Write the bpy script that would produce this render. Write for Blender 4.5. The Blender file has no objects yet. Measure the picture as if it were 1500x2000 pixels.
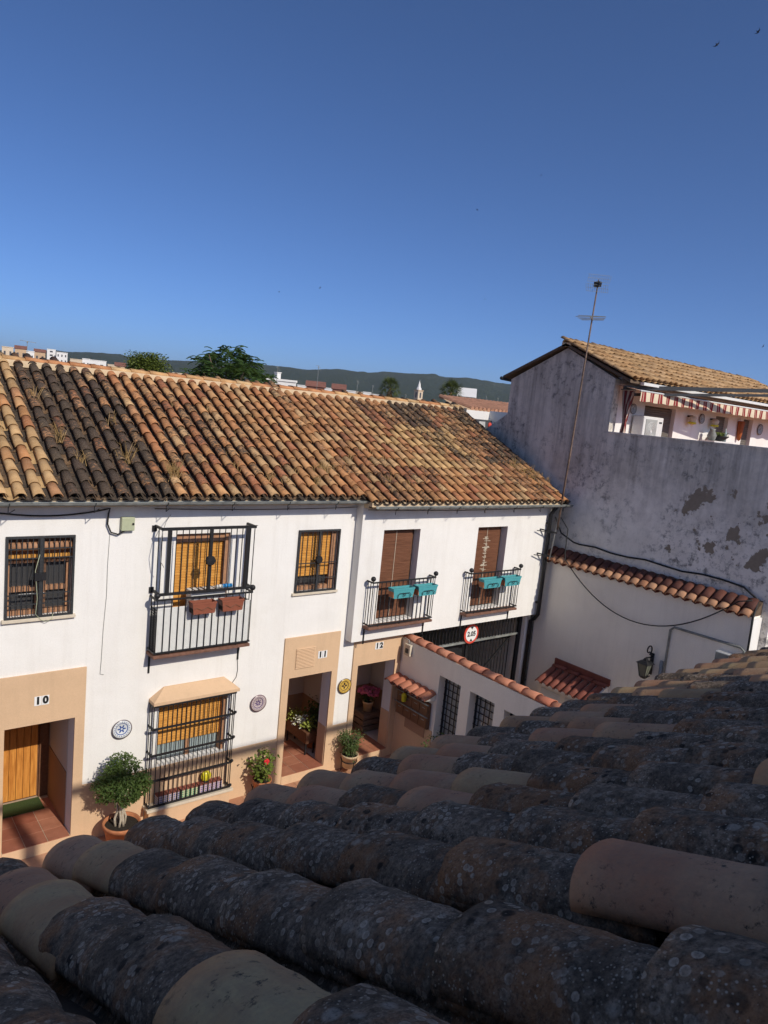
import bpy, bmesh, math, random
from mathutils import Vector, Matrix, noise as mnoise
sc = bpy.context.scene
COL = sc.collection
R = math.radians
rnd = random.Random(7)
# ------------------------------------------------------------------ camera
PAN, PITCH, ROLL = R(39.122), R(8.188), R(5.652)
EYE = Vector((0, -12, 7.96))
fw = Vector((math.sin(PAN)*math.cos(PITCH), math.cos(PAN)*math.cos(PITCH), -math.sin(PITCH)))
r0 = Vector((math.cos(PAN), -math.sin(PAN), 0)); u0 = r0.cross(fw)
rt = math.cos(ROLL)*r0 + math.sin(ROLL)*u0
up = -math.sin(ROLL)*r0 + math.cos(ROLL)*u0
cam = bpy.data.objects.new('camera', bpy.data.cameras.new('camera')); COL.objects.link(cam)
cam.matrix_world = Matrix(((rt.x, up.x, -fw.x, EYE.x), (rt.y, up.y, -fw.y, EYE.y), (rt.z, up.z, -fw.z, EYE.z), (0, 0, 0, 1)))
cam.data.sensor_fit = 'VERTICAL'; cam.data.sensor_height = 24; cam.data.lens = 24*1422.2/2000
cam.data.clip_start = 0.05; cam.data.clip_end = 30000
sc.camera = cam
# ------------------------------------------------------------------ world, sun, exposure
SUN = Vector((0.10, -1.0, 0.74)).normalized()
world = bpy.data.worlds.new('World'); sc.world = world; world.use_nodes = True
wn = world.node_tree; wn.nodes.clear()
sky = wn.nodes.new('ShaderNodeTexSky'); sky.sky_type = 'NISHITA'; sky.sun_disc = False
sky.sun_elevation = math.asin(SUN.z); sky.sun_rotation = math.atan2(SUN.x, SUN.y)
sky.altitude = 0; sky.air_density = 0.5; sky.dust_density = 1.1; sky.ozone_density = 10.0
bg = wn.nodes.new('ShaderNodeBackground'); bg.inputs['Strength'].default_value = 0.125
wo = wn.nodes.new('ShaderNodeOutputWorld')
wn.links.new(sky.outputs[0], bg.inputs[0]); wn.links.new(bg.outputs[0], wo.inputs[0])
sun = bpy.data.objects.new('sun', bpy.data.lights.new('sun', 'SUN')); COL.objects.link(sun)
sun.data.energy = 3.5; sun.data.angle = R(0.53); sun.data.color = (1.0, 0.92, 0.80)
sun.rotation_euler = (-SUN).to_track_quat('-Z', 'Y').to_euler()
sc.view_settings.view_transform = 'Standard'; sc.view_settings.look = 'None'
sc.cycles.max_bounces = 12; sc.cycles.diffuse_bounces = 7
sc.view_settings.exposure = 0.12; sc.view_settings.gamma = 1.0
sc.view_settings.use_curve_mapping = False

# ------------------------------------------------------------------ material helpers
class G:
    def __init__(s, name, rough=0.8, spec=0.3):
        s.m = bpy.data.materials.new(name); s.m.use_nodes = True
        s.t = s.m.node_tree; s.n = s.t.nodes; s.n.clear()
        s.out = s.n.new('ShaderNodeOutputMaterial'); s.b = s.n.new('ShaderNodeBsdfPrincipled')
        s.b.inputs['Roughness'].default_value = rough
        s.b.inputs['Specular IOR Level'].default_value = spec
        s.t.links.new(s.b.outputs[0], s.out.inputs[0])
        s._pos = None
    def link(s, a, b): s.t.links.new(a, b)
    def pos(s):
        if s._pos is None: s._pos = s.n.new('ShaderNodeNewGeometry').outputs['Position']
        return s._pos
    def mapped(s, scale=(1, 1, 1), loc=(0, 0, 0)):
        k = s.n.new('ShaderNodeMapping'); k.inputs['Scale'].default_value = scale; k.inputs['Location'].default_value = loc
        s.link(s.pos(), k.inputs['Vector']); return k.outputs[0]
    def noise(s, scale, detail=4, rough=0.6, vec=None):
        k = s.n.new('ShaderNodeTexNoise'); k.inputs['Scale'].default_value = scale
        k.inputs['Detail'].default_value = detail; k.inputs['Roughness'].default_value = rough
        s.link(vec if vec is not None else s.pos(), k.inputs['Vector']); return k.outputs['Fac']
    def voro(s, scale, vec=None, feature='F1', out='Distance', rand=1.0):
        k = s.n.new('ShaderNodeTexVoronoi'); k.feature = feature; k.inputs['Scale'].default_value = scale
        k.inputs['Randomness'].default_value = rand
        s.link(vec if vec is not None else s.pos(), k.inputs['Vector']); return k.outputs[out]
    def ramp(s, fac, stops, interp='LINEAR'):
        k = s.n.new('ShaderNodeValToRGB'); k.color_ramp.interpolation = interp
        e = k.color_ramp.elements
        while len(e) < len(stops): e.new(0.5)
        for i, (p, c) in enumerate(stops):
            e[i].position = p
            e[i].color = (c, c, c, 1) if isinstance(c, (int, float)) else (*c, 1)
        s.link(fac, k.inputs[0]); return k.outputs[0]
    def mix(s, fac, a, b, blend='MIX'):
        k = s.n.new('ShaderNodeMix'); k.data_type = 'RGBA'; k.blend_type = blend
        for v, i in ((fac, 0), (a, 6), (b, 7)):
            if isinstance(v, (int, float)): k.inputs[i].default_value = v if i == 0 else (v, v, v, 1)
            elif isinstance(v, (tuple, list)): k.inputs[i].default_value = (*v[:3], 1)
            else: s.link(v, k.inputs[i])
        return k.outputs[2]
    def math(s, op, a, b=0.0, clamp=False):
        k = s.n.new('ShaderNodeMath'); k.operation = op; k.use_clamp = clamp
        for i, v in enumerate((a, b)):
            if isinstance(v, (int, float)): k.inputs[i].default_value = v
            else: s.link(v, k.inputs[i])
        return k.outputs[0]
    def xyz(s):
        k = s.n.new('ShaderNodeSeparateXYZ'); s.link(s.pos(), k.inputs[0]); return k.outputs
    def color(s, c):
        if isinstance(c, (tuple, list)): s.b.inputs['Base Color'].default_value = (*c[:3], 1)
        else: s.link(c, s.b.inputs['Base Color'])
    def bump(s, h, strength=0.4, dist=0.01):
        k = s.n.new('ShaderNodeBump'); k.inputs['Strength'].default_value = strength; k.inputs['Distance'].default_value = dist
        s.link(h, k.inputs['Height']); s.link(k.outputs[0], s.b.inputs['Normal'])

def plain(name, c, rough=0.7, var=0.12, scale=9.0, bump=0.0, metal=0.0, spec=0.3):
    g = G(name, rough, spec); n = g.noise(scale, 5)
    g.color(g.mix(g.ramp(n, [(0.3, 0.0), (0.75, 1.0)]), tuple(x*(1-var) for x in c), tuple(min(1, x*(1+var)) for x in c)))
    g.b.inputs['Metallic'].default_value = metal
    if bump: g.bump(g.noise(scale*8, 4), bump, 0.01)
    return g.m

def painted_wall(name, c, dirt=(0.5, 0.46, 0.4), amt=0.18, streak=0.15):
    g = G(name, 0.88, 0.2)
    a = g.ramp(g.noise(0.9, 6, 0.65), [(0.45, 0.0), (0.8, 1.0)])
    st = g.ramp(g.noise(1.0, 5, 0.6, g.mapped((7, 7, 0.5))), [(0.5, 0.0), (0.85, 1.0)])
    col = g.mix(g.math('MULTIPLY', a, amt), c, dirt)
    col = g.mix(g.math('MULTIPLY', st, streak), col, dirt)
    fine = g.ramp(g.noise(40, 3), [(0.3, 0.94), (0.7, 1.0)])
    g.color(g.mix(1.0, col, fine, 'MULTIPLY'))
    h = g.math('ADD', g.noise(3.5, 5, 0.55), g.math('MULTIPLY', g.noise(60, 3), 0.25))
    g.bump(h, 0.35, 0.02)
    return g.m

MAT = {}
MAT['white'] = painted_wall('white_limewash', (0.83, 0.81, 0.77), (0.50, 0.46, 0.40), 0.22, 0.24)
MAT['white_b'] = painted_wall('white_limewash_court', (0.91, 0.855, 0.755), (0.58, 0.53, 0.46), 0.3, 0.22)
MAT['peach'] = painted_wall('peach_paint', (0.66, 0.455, 0.285), (0.42, 0.29, 0.185), 0.34, 0.3)
MAT['cream'] = painted_wall('cream_render', (0.68, 0.52, 0.33), (0.35, 0.25, 0.16), 0.4, 0.2)
MAT['porch'] = painted_wall('porch_paint', (0.60, 0.55, 0.50), (0.4, 0.36, 0.32), 0.2, 0.1)
MAT['brown_dado'] = painted_wall('brown_dado_paint', (0.36, 0.22, 0.13), (0.25, 0.16, 0.1), 0.2, 0.1)
MAT['black'] = plain('black_iron', (0.018, 0.018, 0.02), 0.5, 0.3, 30, 0.1)
MAT['dark_iron'] = plain('grey_iron', (0.035, 0.037, 0.04), 0.55, 0.3, 30, 0.1)
MAT['zinc'] = plain('weathered_zinc', (0.24, 0.25, 0.235), 0.6, 0.35, 6, 0.1, 0.1)
MAT['rust'] = plain('rusty_steel', (0.17, 0.115, 0.085), 0.75, 0.5, 12, 0.2)
MAT['wood'] = None
MAT['stone'] = plain('pale_stone', (0.62, 0.54, 0.42), 0.7, 0.1, 15, 0.1)
MAT['terracotta'] = plain('terracotta', (0.47, 0.185, 0.085), 0.8, 0.2, 9, 0.15)
MAT['balcony_slab'] = plain('dark_brick_slab', (0.19, 0.095, 0.065), 0.85, 0.3, 14, 0.2)
MAT['soil'] = plain('dark_soil', (0.03, 0.024, 0.018), 0.95, 0.5, 60, 0.6)
MAT['turquoise'] = plain('turquoise_glaze', (0.075, 0.33, 0.36), 0.45, 0.12, 20)
MAT['brown_plastic'] = plain('brown_plastic', (0.26, 0.085, 0.05), 0.5, 0.1, 20)
MAT['white_plastic'] = plain('white_plastic', (0.68, 0.68, 0.65), 0.5, 0.06, 12)
MAT['passage_dark'] = plain('painted_passage_darkness', (0.035, 0.033, 0.03), 0.9, 0.3, 3)  # near-black colour stands in for the darkness inside the passage
MAT['pink_tile'] = None
MAT['black_plastic'] = plain('black_cable', (0.02, 0.02, 0.02), 0.6, 0.2, 30)
MAT['grey_cable'] = plain('grey_cable', (0.30, 0.30, 0.29), 0.6, 0.2, 30)
MAT['green_plastic'] = plain('pale_green_plastic', (0.42, 0.45, 0.30), 0.55, 0.06, 20)
MAT['dark_brown'] = plain('dark_brown_wood', (0.16, 0.075, 0.04), 0.6, 0.3, 20)
MAT['frame_brown'] = plain('brown_window_frame', (0.38, 0.20, 0.11), 0.6, 0.2, 18)
MAT['doormat'] = plain('green_doormat', (0.05, 0.085, 0.025), 1.0, 0.4, 90, 0.8)
MAT['red'] = plain('red_sign_paint', (0.62, 0.07, 0.045), 0.5, 0.08, 20)
MAT['sign_white'] = plain('sign_white', (0.78, 0.78, 0.76), 0.5, 0.04, 20)
MAT['sign_black'] = plain('sign_black', (0.015, 0.015, 0.015), 0.5, 0.1, 20)
MAT['far_white'] = plain('far_white_render', (0.74, 0.72, 0.68), 0.9, 0.06, 0.4)
MAT['far_cream'] = plain('far_cream_render', (0.62, 0.50, 0.36), 0.9, 0.1, 0.4)
MAT['far_ochre'] = plain('far_ochre_render', (0.52, 0.36, 0.22), 0.9, 0.1, 0.4)
MAT['far_brick'] = plain('far_brick_roof', (0.23, 0.10, 0.07), 0.9, 0.25, 1.0)
MAT['far_dark'] = plain('far_dark_opening', (0.07, 0.07, 0.075), 0.6, 0.1, 1)
MAT['shade_grey'] = plain('painted_shade_wall', (0.075, 0.078, 0.085), 0.9, 0.15, 2)  # shade put into the colour of the wall under the parapet
MAT['bird'] = plain('dark_bird', (0.02, 0.018, 0.018), 0.9, 0.1, 9)
MAT['yellow'] = plain('yellow_glaze', (0.62, 0.55, 0.03), 0.3, 0.1, 9)
MAT['red_flower'] = plain('red_petal', (0.62, 0.03, 0.035), 0.7, 0.15, 40)
MAT['pink_flower'] = plain('pink_petal', (0.62, 0.14, 0.24), 0.7, 0.25, 40)
MAT['white_flower'] = plain('white_petal', (0.72, 0.72, 0.62), 0.7, 0.1, 40)
MAT['bark'] = plain('pale_bark', (0.50, 0.43, 0.33), 0.9, 0.3, 40, 0.5)
MAT['dark_bark'] = plain('brown_bark', (0.12, 0.085, 0.06), 0.9, 0.3, 10, 0.5)
MAT['glaze_blue'] = None

def wood_mat(name, c1, c2, scale=(14, 14, 1.2)):
    g = G(name, 0.55, 0.3)
    n = g.noise(2.2, 6, 0.65, g.mapped(scale)); g.color(g.mix(g.ramp(n, [(0.35, 0.0), (0.65, 1.0)]), c1, c2))
    g.bump(n, 0.2, 0.005); return g.m
MAT['wood'] = wood_mat('orange_varnished_wood', (0.44, 0.165, 0.03), (0.68, 0.30, 0.065))
MAT['crate_wood'] = wood_mat('grey_crate_wood', (0.14, 0.10, 0.075), (0.24, 0.18, 0.13), (3, 3, 14))
MAT['blind'] = wood_mat('brown_slat_blind', (0.11, 0.045, 0.024), (0.23, 0.10, 0.055), (1.2, 1.2, 40))
MAT['shutter'] = wood_mat('orange_roller_shutter', (0.52, 0.235, 0.045), (0.66, 0.33, 0.075), (2, 2, 9))
MAT['shutter_grey'] = plain('grey_roller_shutter', (0.15, 0.135, 0.115), 0.6, 0.15, 8)

def leaf_mat(name, c1, c2, scale=3.0, tr=0.25):
    g = G(name, 0.55, 0.3)
    n = g.noise(scale, 3)
    oi = g.ramp(n, [(0.3, 0.0), (0.7, 1.0)])
    c = g.mix(oi, c1, c2); g.color(c)
    t = g.n.new('ShaderNodeBsdfTranslucent'); g.link(g.mix(0.5, c, (0.25, 0.32, 0.04)), t.inputs[0])
    a = g.n.new('ShaderNodeMixShader'); a.inputs[0].default_value = tr
    g.link(g.b.outputs[0], a.inputs[1]); g.link(t.outputs[0], a.inputs[2]); g.link(a.outputs[0], g.out.inputs[0])
    return g.m
MAT['ficus'] = leaf_mat('ficus_leaf', (0.045, 0.085, 0.02), (0.10, 0.15, 0.035), 25)
MAT['hibiscus'] = leaf_mat('hibiscus_leaf', (0.08, 0.13, 0.02), (0.20, 0.25, 0.045), 25)
MAT['shrub'] = leaf_mat('shrub_leaf', (0.05, 0.095, 0.03), (0.12, 0.17, 0.05), 25)
MAT['tree_yellow'] = leaf_mat('tree_leaf_olive', (0.085, 0.12, 0.02), (0.17, 0.20, 0.04), 3)
MAT['tree_green'] = leaf_mat('tree_leaf_deep', (0.03, 0.07, 0.018), (0.075, 0.125, 0.03), 3)
MAT['palm'] = leaf_mat('palm_leaf', (0.035, 0.055, 0.016), (0.11, 0.13, 0.04), 4)
MAT['dry'] = leaf_mat('dry_weed', (0.30, 0.18, 0.07), (0.44, 0.29, 0.12), 8)
MAT['pale_leaf'] = leaf_mat('pale_flower_leaf', (0.26, 0.32, 0.05), (0.45, 0.48, 0.12), 25)

def tile_mat(name, attr):
    """weathered roof tile: own colour per tile (object colour or vertex colour), alpha = how far lichen covers it"""
    g = G(name, 0.9, 0.15)
    if attr:
        k = g.n.new('ShaderNodeVertexColor'); k.layer_name = 'tile'
    else:
        k = g.n.new('ShaderNodeObjectInfo')
    base, al = k.outputs['Color'], k.outputs['Alpha']
    n1 = g.noise(16, 6, 0.7); n2 = g.noise(55, 4, 0.7); n3 = g.noise(5, 4, 0.6)
    c = g.mix(g.ramp(n3, [(0.3, 0.0), (0.7, 1.0)]), g.mix(1.0, base, (0.72, 0.66, 0.60), 'MULTIPLY'), g.mix(1.0, base, (1.12, 1.1, 1.05), 'MULTIPLY'))
    c = g.mix(g.math('MULTIPLY', g.ramp(n2, [(0.52, 0.0), (0.66, 1.0)]), 0.35), c, (0.50, 0.38, 0.24))
    lk = g.math('ADD', g.math('ADD', g.math('MULTIPLY', n1, 1.15), g.math('MULTIPLY', n2, 0.35)), g.math('SUBTRACT', al, 1.08))
    lf = g.ramp(lk, [(0.0, 0.0), (0.22, 0.95)])
    lich = g.mix(g.ramp(n2, [(0.4, 0.0), (0.7, 1.0)]), (0.035, 0.028, 0.022), (0.12, 0.095, 0.075))
    c = g.mix(lf, c, lich)
    sp = g.ramp(g.voro(42), [(0.12, 1.0), (0.22, 0.0)])
    c = g.mix(g.math('MULTIPLY', g.math('MULTIPLY', sp, g.ramp(g.noise(7, 2), [(0.52, 0.0), (0.6, 1.0)])), 0.5), c, (0.36, 0.31, 0.22))
    g.color(c); g.bump(g.math('ADD', n2, g.math('MULTIPLY', n1, 0.8)), 0.45, 0.012)
    return g.m
MAT['tile_obj'] = tile_mat('roof_tile', False)
MAT['tile_attr'] = tile_mat('roof_tile_field', True)
MAT['mortar'] = plain('roof_mortar', (0.13, 0.09, 0.06), 0.95, 0.35, 14, 0.4)

def lichen_mat():
    g = G('lichen_covered_tile', 0.92, 0.15)
    n1 = g.noise(14, 7, 0.7); n2 = g.noise(70, 6, 0.75); n3 = g.noise(5.0, 5, 0.68); n4 = g.noise(190, 3, 0.6)
    oi = g.n.new('ShaderNodeObjectInfo')
    c = g.mix(g.ramp(n2, [(0.34, 0.0), (0.68, 1.0)]), (0.075, 0.058, 0.042), (0.46, 0.355, 0.26))
    c = g.mix(g.ramp(g.noise(11, 5, 0.7), [(0.42, 0.75), (0.60, 0.0)]), c, g.mix(n2, (0.03, 0.025, 0.019), (0.15, 0.12, 0.09)))
    c = g.mix(g.math('MULTIPLY', g.ramp(n3, [(0.50, 0.0), (0.62, 1.0)]), 0.75), c, g.mix(n2, (0.20, 0.085, 0.035), (0.55, 0.29, 0.145)))
    wv = g.mapped((1, 1, 1), (3.1, 7.7, 1.3)); wu = g.mapped((1, 1, 1), (8.3, 1.9, 4.4))
    wob = g.math('MULTIPLY', g.math('SUBTRACT', n1, 0.5), 0.45)
    blk = g.ramp(g.math('ADD', g.voro(24, wu), wob), [(0.20, 1.0), (0.30, 0.0)])
    c = g.mix(g.math('MULTIPLY', blk, g.ramp(g.noise(5.1, 4, 0.6, wu), [(0.47, 0.0), (0.60, 0.9)])), c, (0.02, 0.018, 0.015))
    ring = g.ramp(g.math('ADD', g.voro(46, wv), g.math('MULTIPLY', wob, 0.4)), [(0.16, 0.55), (0.25, 0.9), (0.31, 1.0), (0.36, 0.0)])
    c = g.mix(g.math('MULTIPLY', ring, g.ramp(g.noise(9, 3, 0.6, wv), [(0.46, 0.0), (0.58, 0.7)])), c, (0.60, 0.52, 0.42))
    big = g.ramp(g.math('ADD', g.voro(19, wv), wob), [(0.18, 1.0), (0.28, 0.0)])
    c = g.mix(g.math('MULTIPLY', big, g.ramp(g.noise(4, 3, 0.6, wv), [(0.5, 0.0), (0.6, 0.6)])), c, (0.54, 0.49, 0.41))
    dots = g.ramp(g.voro(120, wu), [(0.16, 1.0), (0.26, 0.0)])
    c = g.mix(g.math('MULTIPLY', dots, g.ramp(g.noise(8, 3, 0.6, wu), [(0.45, 0.0), (0.6, 0.7)])), c, (0.62, 0.55, 0.45))
    c = g.mix(g.math('MULTIPLY', g.ramp(n4, [(0.5, 0.0), (0.7, 1.0)]), 0.5), c, (0.022, 0.02, 0.017))
    c = g.mix(1.0, c, g.mix(oi.outputs['Random'], (0.92, 0.87, 0.79), (1.30, 1.22, 1.10)), 'MULTIPLY')
    g.color(c)
    g.bump(g.math('ADD', g.math('ADD', n2, g.math('MULTIPLY', n1, 0.9)), g.math('MULTIPLY', n4, 0.5)), 0.85, 0.010)
    return g.m
MAT['lichen'] = lichen_mat()
def clean_tile_mat():
    g = G('clean_new_tile', 0.85, 0.2)
    oi = g.n.new('ShaderNodeObjectInfo')
    c = g.mix(oi.outputs['Random'], (0.53, 0.305, 0.18), (0.50, 0.345, 0.18))
    n = g.noise(3.5, 5, 0.65); c = g.mix(g.ramp(n, [(0.38, 0.0), (0.66, 1.0)]), g.mix(1.0, c, (0.88, 0.70, 0.62), 'MULTIPLY'), g.mix(1.0, c, (1.0, 1.06, 0.98), 'MULTIPLY'))
    c = g.mix(g.math('MULTIPLY', g.ramp(g.noise(90, 4, 0.7), [(0.35, 1.0), (0.6, 0.0)]), 0.3), c, (0.28, 0.18, 0.115))
    st = g.ramp(g.noise(1.0, 5, 0.65, g.mapped((34, 6, 6))), [(0.52, 0.0), (0.75, 0.35)])
    c = g.mix(st, c, (0.24, 0.16, 0.105))
    s = g.ramp(g.noise(48, 6, 0.75), [(0.56, 0.0), (0.66, 1.0)])
    s2 = g.ramp(g.noise(6, 4), [(0.46, 0.0), (0.62, 1.0)])
    c = g.mix(g.math('MULTIPLY', s, s2), c, (0.06, 0.047, 0.037))
    g.color(c); g.bump(g.math('ADD', g.noise(70, 5), g.noise(9, 3)), 0.4, 0.006); return g.m
MAT['clean'] = clean_tile_mat()
def terrace_mat(name, c, c2):
    g = G(name, 0.75, 0.3); oi = g.n.new('ShaderNodeObjectInfo')
    k = g.mix(oi.outputs['Random'], c, c2); n = g.noise(6, 5)
    g.color(g.mix(g.ramp(n, [(0.35, 0.0), (0.75, 1.0)]), g.mix(1.0, k, (0.78, 0.75, 0.72), 'MULTIPLY'), k))
    g.bump(g.noise(50, 3), 0.15, 0.004); return g.m
MAT['paver'] = terrace_mat('pavement_tile', (0.47, 0.245, 0.15), (0.56, 0.33, 0.21))
MAT['landing'] = terrace_mat('landing_tile', (0.36, 0.125, 0.075), (0.46, 0.20, 0.12))
MAT['grout'] = plain('pale_grout', (0.50, 0.38, 0.27), 0.9, 0.15, 20)
MAT['coping'] = terrace_mat('salmon_coping_tile', (0.50, 0.18, 0.11), (0.58, 0.26, 0.16))
MAT['maroon'] = terrace_mat('maroon_tile', (0.21, 0.062, 0.045), (0.28, 0.095, 0.068))
MAT['maroon_dark'] = terrace_mat('dark_maroon_tile', (0.10, 0.038, 0.028), (0.16, 0.06, 0.042))
MAT['court_tile'] = terrace_mat('old_coping_tile', (0.42, 0.20, 0.11), (0.58, 0.33, 0.19))

def gable_mat():
    g = G('stained_render', 0.93, 0.15)
    x, y, z = g.xyz()
    big = g.noise(0.55, 6, 0.65); fine = g.noise(9, 6, 0.7); st = g.noise(1.0, 6, 0.65, g.mapped((5, 5, 0.45)))
    grey = g.mix(g.ramp(big, [(0.35, 0.0), (0.7, 1.0)]), (0.50, 0.46, 0.395), (0.76, 0.70, 0.605))
    grey = g.mix(g.math('MULTIPLY', g.ramp(st, [(0.44, 0.0), (0.68, 1.0)]), 0.62), grey, (0.17, 0.155, 0.14))
    # old whitewash on the lower part, with a ragged upper limit
    edge = g.math('ADD', z, g.math('ADD', g.math('MULTIPLY', big, -2.6), g.math('MULTIPLY', fine, -0.9)))
    lime = g.ramp(edge, [(0.0, 1.0), (1.0, 0.0)])
    mr = g.n.new('ShaderNodeMapRange'); mr.inputs[1].default_value = 4.15; mr.inputs[2].default_value = 5.5; mr.inputs[3].default_value = 1; mr.inputs[4].default_value = 0
    g.link(edge, mr.inputs[0])
    white = g.mix(g.ramp(g.noise(2.2, 6, 0.7), [(0.35, 0.0), (0.7, 1.0)]), (0.74, 0.695, 0.635), (0.90, 0.855, 0.785))
    c = g.mix(mr.outputs[0], grey, white)
    # dark speckled mould
    mo = g.math('MULTIPLY', g.ramp(g.noise(5, 7, 0.78), [(0.50, 0.0), (0.62, 1.0)]), g.ramp(g.noise(0.8, 3, 0.6, g.mapped((1, 1, 1), (4, 2, 9))), [(0.42, 0.15), (0.58, 0.85)]))
    c = g.mix(mo, c, (0.15, 0.145, 0.14))
    # patches where the render fell off, near the street end of the wall
    my = g.n.new('ShaderNodeMapRange'); my.inputs[1].default_value = -2.2; my.inputs[2].default_value = -3.8; my.inputs[3].default_value = 0; my.inputs[4].default_value = 0.22
    g.link(y, my.inputs[0])
    mz = g.n.new('ShaderNodeMapRange'); mz.inputs[1].default_value = 5.0; mz.inputs[2].default_value = 5.35; mz.inputs[3].default_value = -0.4; mz.inputs[4].default_value = 0
    g.link(z, mz.inputs[0])
    mz2 = g.n.new('ShaderNodeMapRange'); mz2.inputs[1].default_value = 6.9; mz2.inputs[2].default_value = 7.5; mz2.inputs[3].default_value = 0; mz2.inputs[4].default_value = -0.4
    g.link(z, mz2.inputs[0])
    pn = g.math('ADD', g.math('ADD', g.noise(1.9, 6, 0.62, g.mapped((1, 1, 1), (0.3, 5.2, 2.2))), my.outputs[0]), g.math('ADD', mz.outputs[0], mz2.outputs[0]))
    pk = g.ramp(pn, [(0.77, 0.0), (0.79, 1.0)])
    c = g.mix(pk, c, g.mix(fine, (0.20, 0.165, 0.125), (0.34, 0.285, 0.22)))
    g.color(c)
    g.bump(g.math('SUBTRACT', g.math('ADD', fine, g.math('MULTIPLY', big, 0.6)), g.math('MULTIPLY', pk, 0.6)), 0.5, 0.03)
    return g.m
MAT['gable'] = gable_mat()

def hill_mat():
    g = G('wooded_hillside', 1.0, 0.0)
    n = g.noise(0.012, 8, 0.7); n2 = g.noise(0.05, 4, 0.7)
    c = g.mix(g.ramp(n2, [(0.35, 0.0), (0.7, 1.0)]), (0.018, 0.032, 0.014), (0.055, 0.075, 0.034))
    c = g.mix(g.ramp(n, [(0.56, 0.0), (0.68, 0.7)]), c, (0.12, 0.11, 0.065)); g.color(c)
    g.bump(n2, 1.0, 25.0); return g.m
MAT['hill'] = hill_mat()
def ground_mat():
    g = G('town_ground', 0.95, 0.1)
    n = g.noise(0.06, 6); g.color(g.mix(g.ramp(n, [(0.4, 0.0), (0.6, 1.0)]), (0.22, 0.17, 0.12), (0.30, 0.22, 0.15))); return g.m
MAT['ground'] = ground_mat()

def plate_mat(name, c_bg, c_ink, c_rim, center, rad, petals, lift):
    g = G(name, 0.25, 0.5)
    k = g.mapped((1, 1, 1), tuple(-v for v in center)); sp = g.n.new('ShaderNodeSeparateXYZ'); g.link(k, sp.inputs[0])
    r = g.math('DIVIDE', g.math('SQRT', g.math('ADD', g.math('POWER', g.math('ABSOLUTE', sp.outputs[0]), 2.0), g.math('POWER', g.math('ABSOLUTE', sp.outputs[2]), 2.0))), rad)
    a = g.math('ARCTAN2', sp.outputs[2], sp.outputs[0])
    pet = g.math('COSINE', g.math('MULTIPLY', a, float(petals)))
    cen = g.ramp(g.math('SUBTRACT', g.math('ADD', 0.32, g.math('MULTIPLY', pet, 0.13)), r), [(0.0, 0.0), (0.02, 1.0)])
    dots = g.math('MULTIPLY', g.ramp(g.math('COSINE', g.math('MULTIPLY', a, 20.0)), [(0.55, 0.0), (0.7, 1.0)]), g.ramp(r, [(0.68, 0.0), (0.70, 1.0), (0.79, 1.0), (0.81, 0.0)]))
    ring = g.ramp(r, [(0.54, 0.0), (0.56, 1.0), (0.62, 1.0), (0.64, 0.0)])
    ink = g.math('MAXIMUM', g.math('MAXIMUM', cen, dots), ring)
    c = g.mix(ink, c_bg, c_ink)
    eye = g.ramp(r, [(0.09, 1.0), (0.11, 0.0)]); c = g.mix(eye, c, c_bg)
    rim = g.ramp(r, [(0.90, 0.0), (0.92, 1.0)]); c = g.mix(rim, c, c_rim)
    g.color(c); return g.m

def pattern_mat(name, a, b, c):
    g = G(name, 0.3, 0.4)
    v = g.voro(24, g.mapped((1, 1, 1), (0.3, 0.1, 0.2)), 'F1', 'Distance', 0.0)
    k = g.ramp(v, [(0.0, c), (0.22, c), (0.24, b), (0.42, b), (0.44, a), (1.0, a)], 'CONSTANT')
    g.color(k); return g.m
MAT['pat_blue'] = pattern_mat('blue_painted_glaze', (0.06, 0.06, 0.22), (0.62, 0.60, 0.58), (0.45, 0.12, 0.06))
MAT['pat_green'] = pattern_mat('green_painted_glaze', (0.10, 0.32, 0.15), (0.62, 0.62, 0.45), (0.50, 0.25, 0.05))
MAT['pat_violet'] = pattern_mat('violet_painted_glaze', (0.16, 0.08, 0.30), (0.66, 0.62, 0.60), (0.50, 0.15, 0.05))
MAT['pat_mural'] = pattern_mat('brown_tile_mural', (0.30, 0.17, 0.11), (0.42, 0.29, 0.20), (0.22, 0.10, 0.06))

def stripe_mat():
    g = G('striped_canvas', 0.9, 0.1)
    x, y, z = g.xyz()
    w = g.math('FRACT', g.math('DIVIDE', x, 0.36))
    red = g.ramp(w, [(0.0, 0.0), (0.44, 1.0), (0.60, 0.35), (0.67, 1.0), (0.92, 0.0)], 'CONSTANT')
    g.color(g.mix(red, (0.62, 0.53, 0.38), (0.22, 0.028, 0.03))); return g.m
MAT['stripe'] = stripe_mat()
def curtain_mat():
    g = G('striped_curtain', 0.9, 0.1)
    x, y, z = g.xyz(); w = g.math('FRACT', g.math('DIVIDE', g.math('ADD', x, y), 0.11))
    g.color(g.mix(g.ramp(w, [(0.0, 0.0), (0.5, 1.0)], 'CONSTANT'), (0.55, 0.42, 0.34), (0.22, 0.05, 0.05))); return g.m
MAT['curtain'] = curtain_mat()
def glass_mat(name, c):
    g = G(name, 0.08, 0.6); g.color(c); return g.m
MAT['pane'] = glass_mat('window_pane', (0.05, 0.05, 0.052))
MAT['pane_pale'] = glass_mat('pane_over_pale_curtain', (0.30, 0.36, 0.36))
MAT['reflection_pane'] = glass_mat('pane_with_painted_reflection', (0.36, 0.37, 0.36))  # pale base colour paints in the reflection of the sunlit facade

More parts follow.
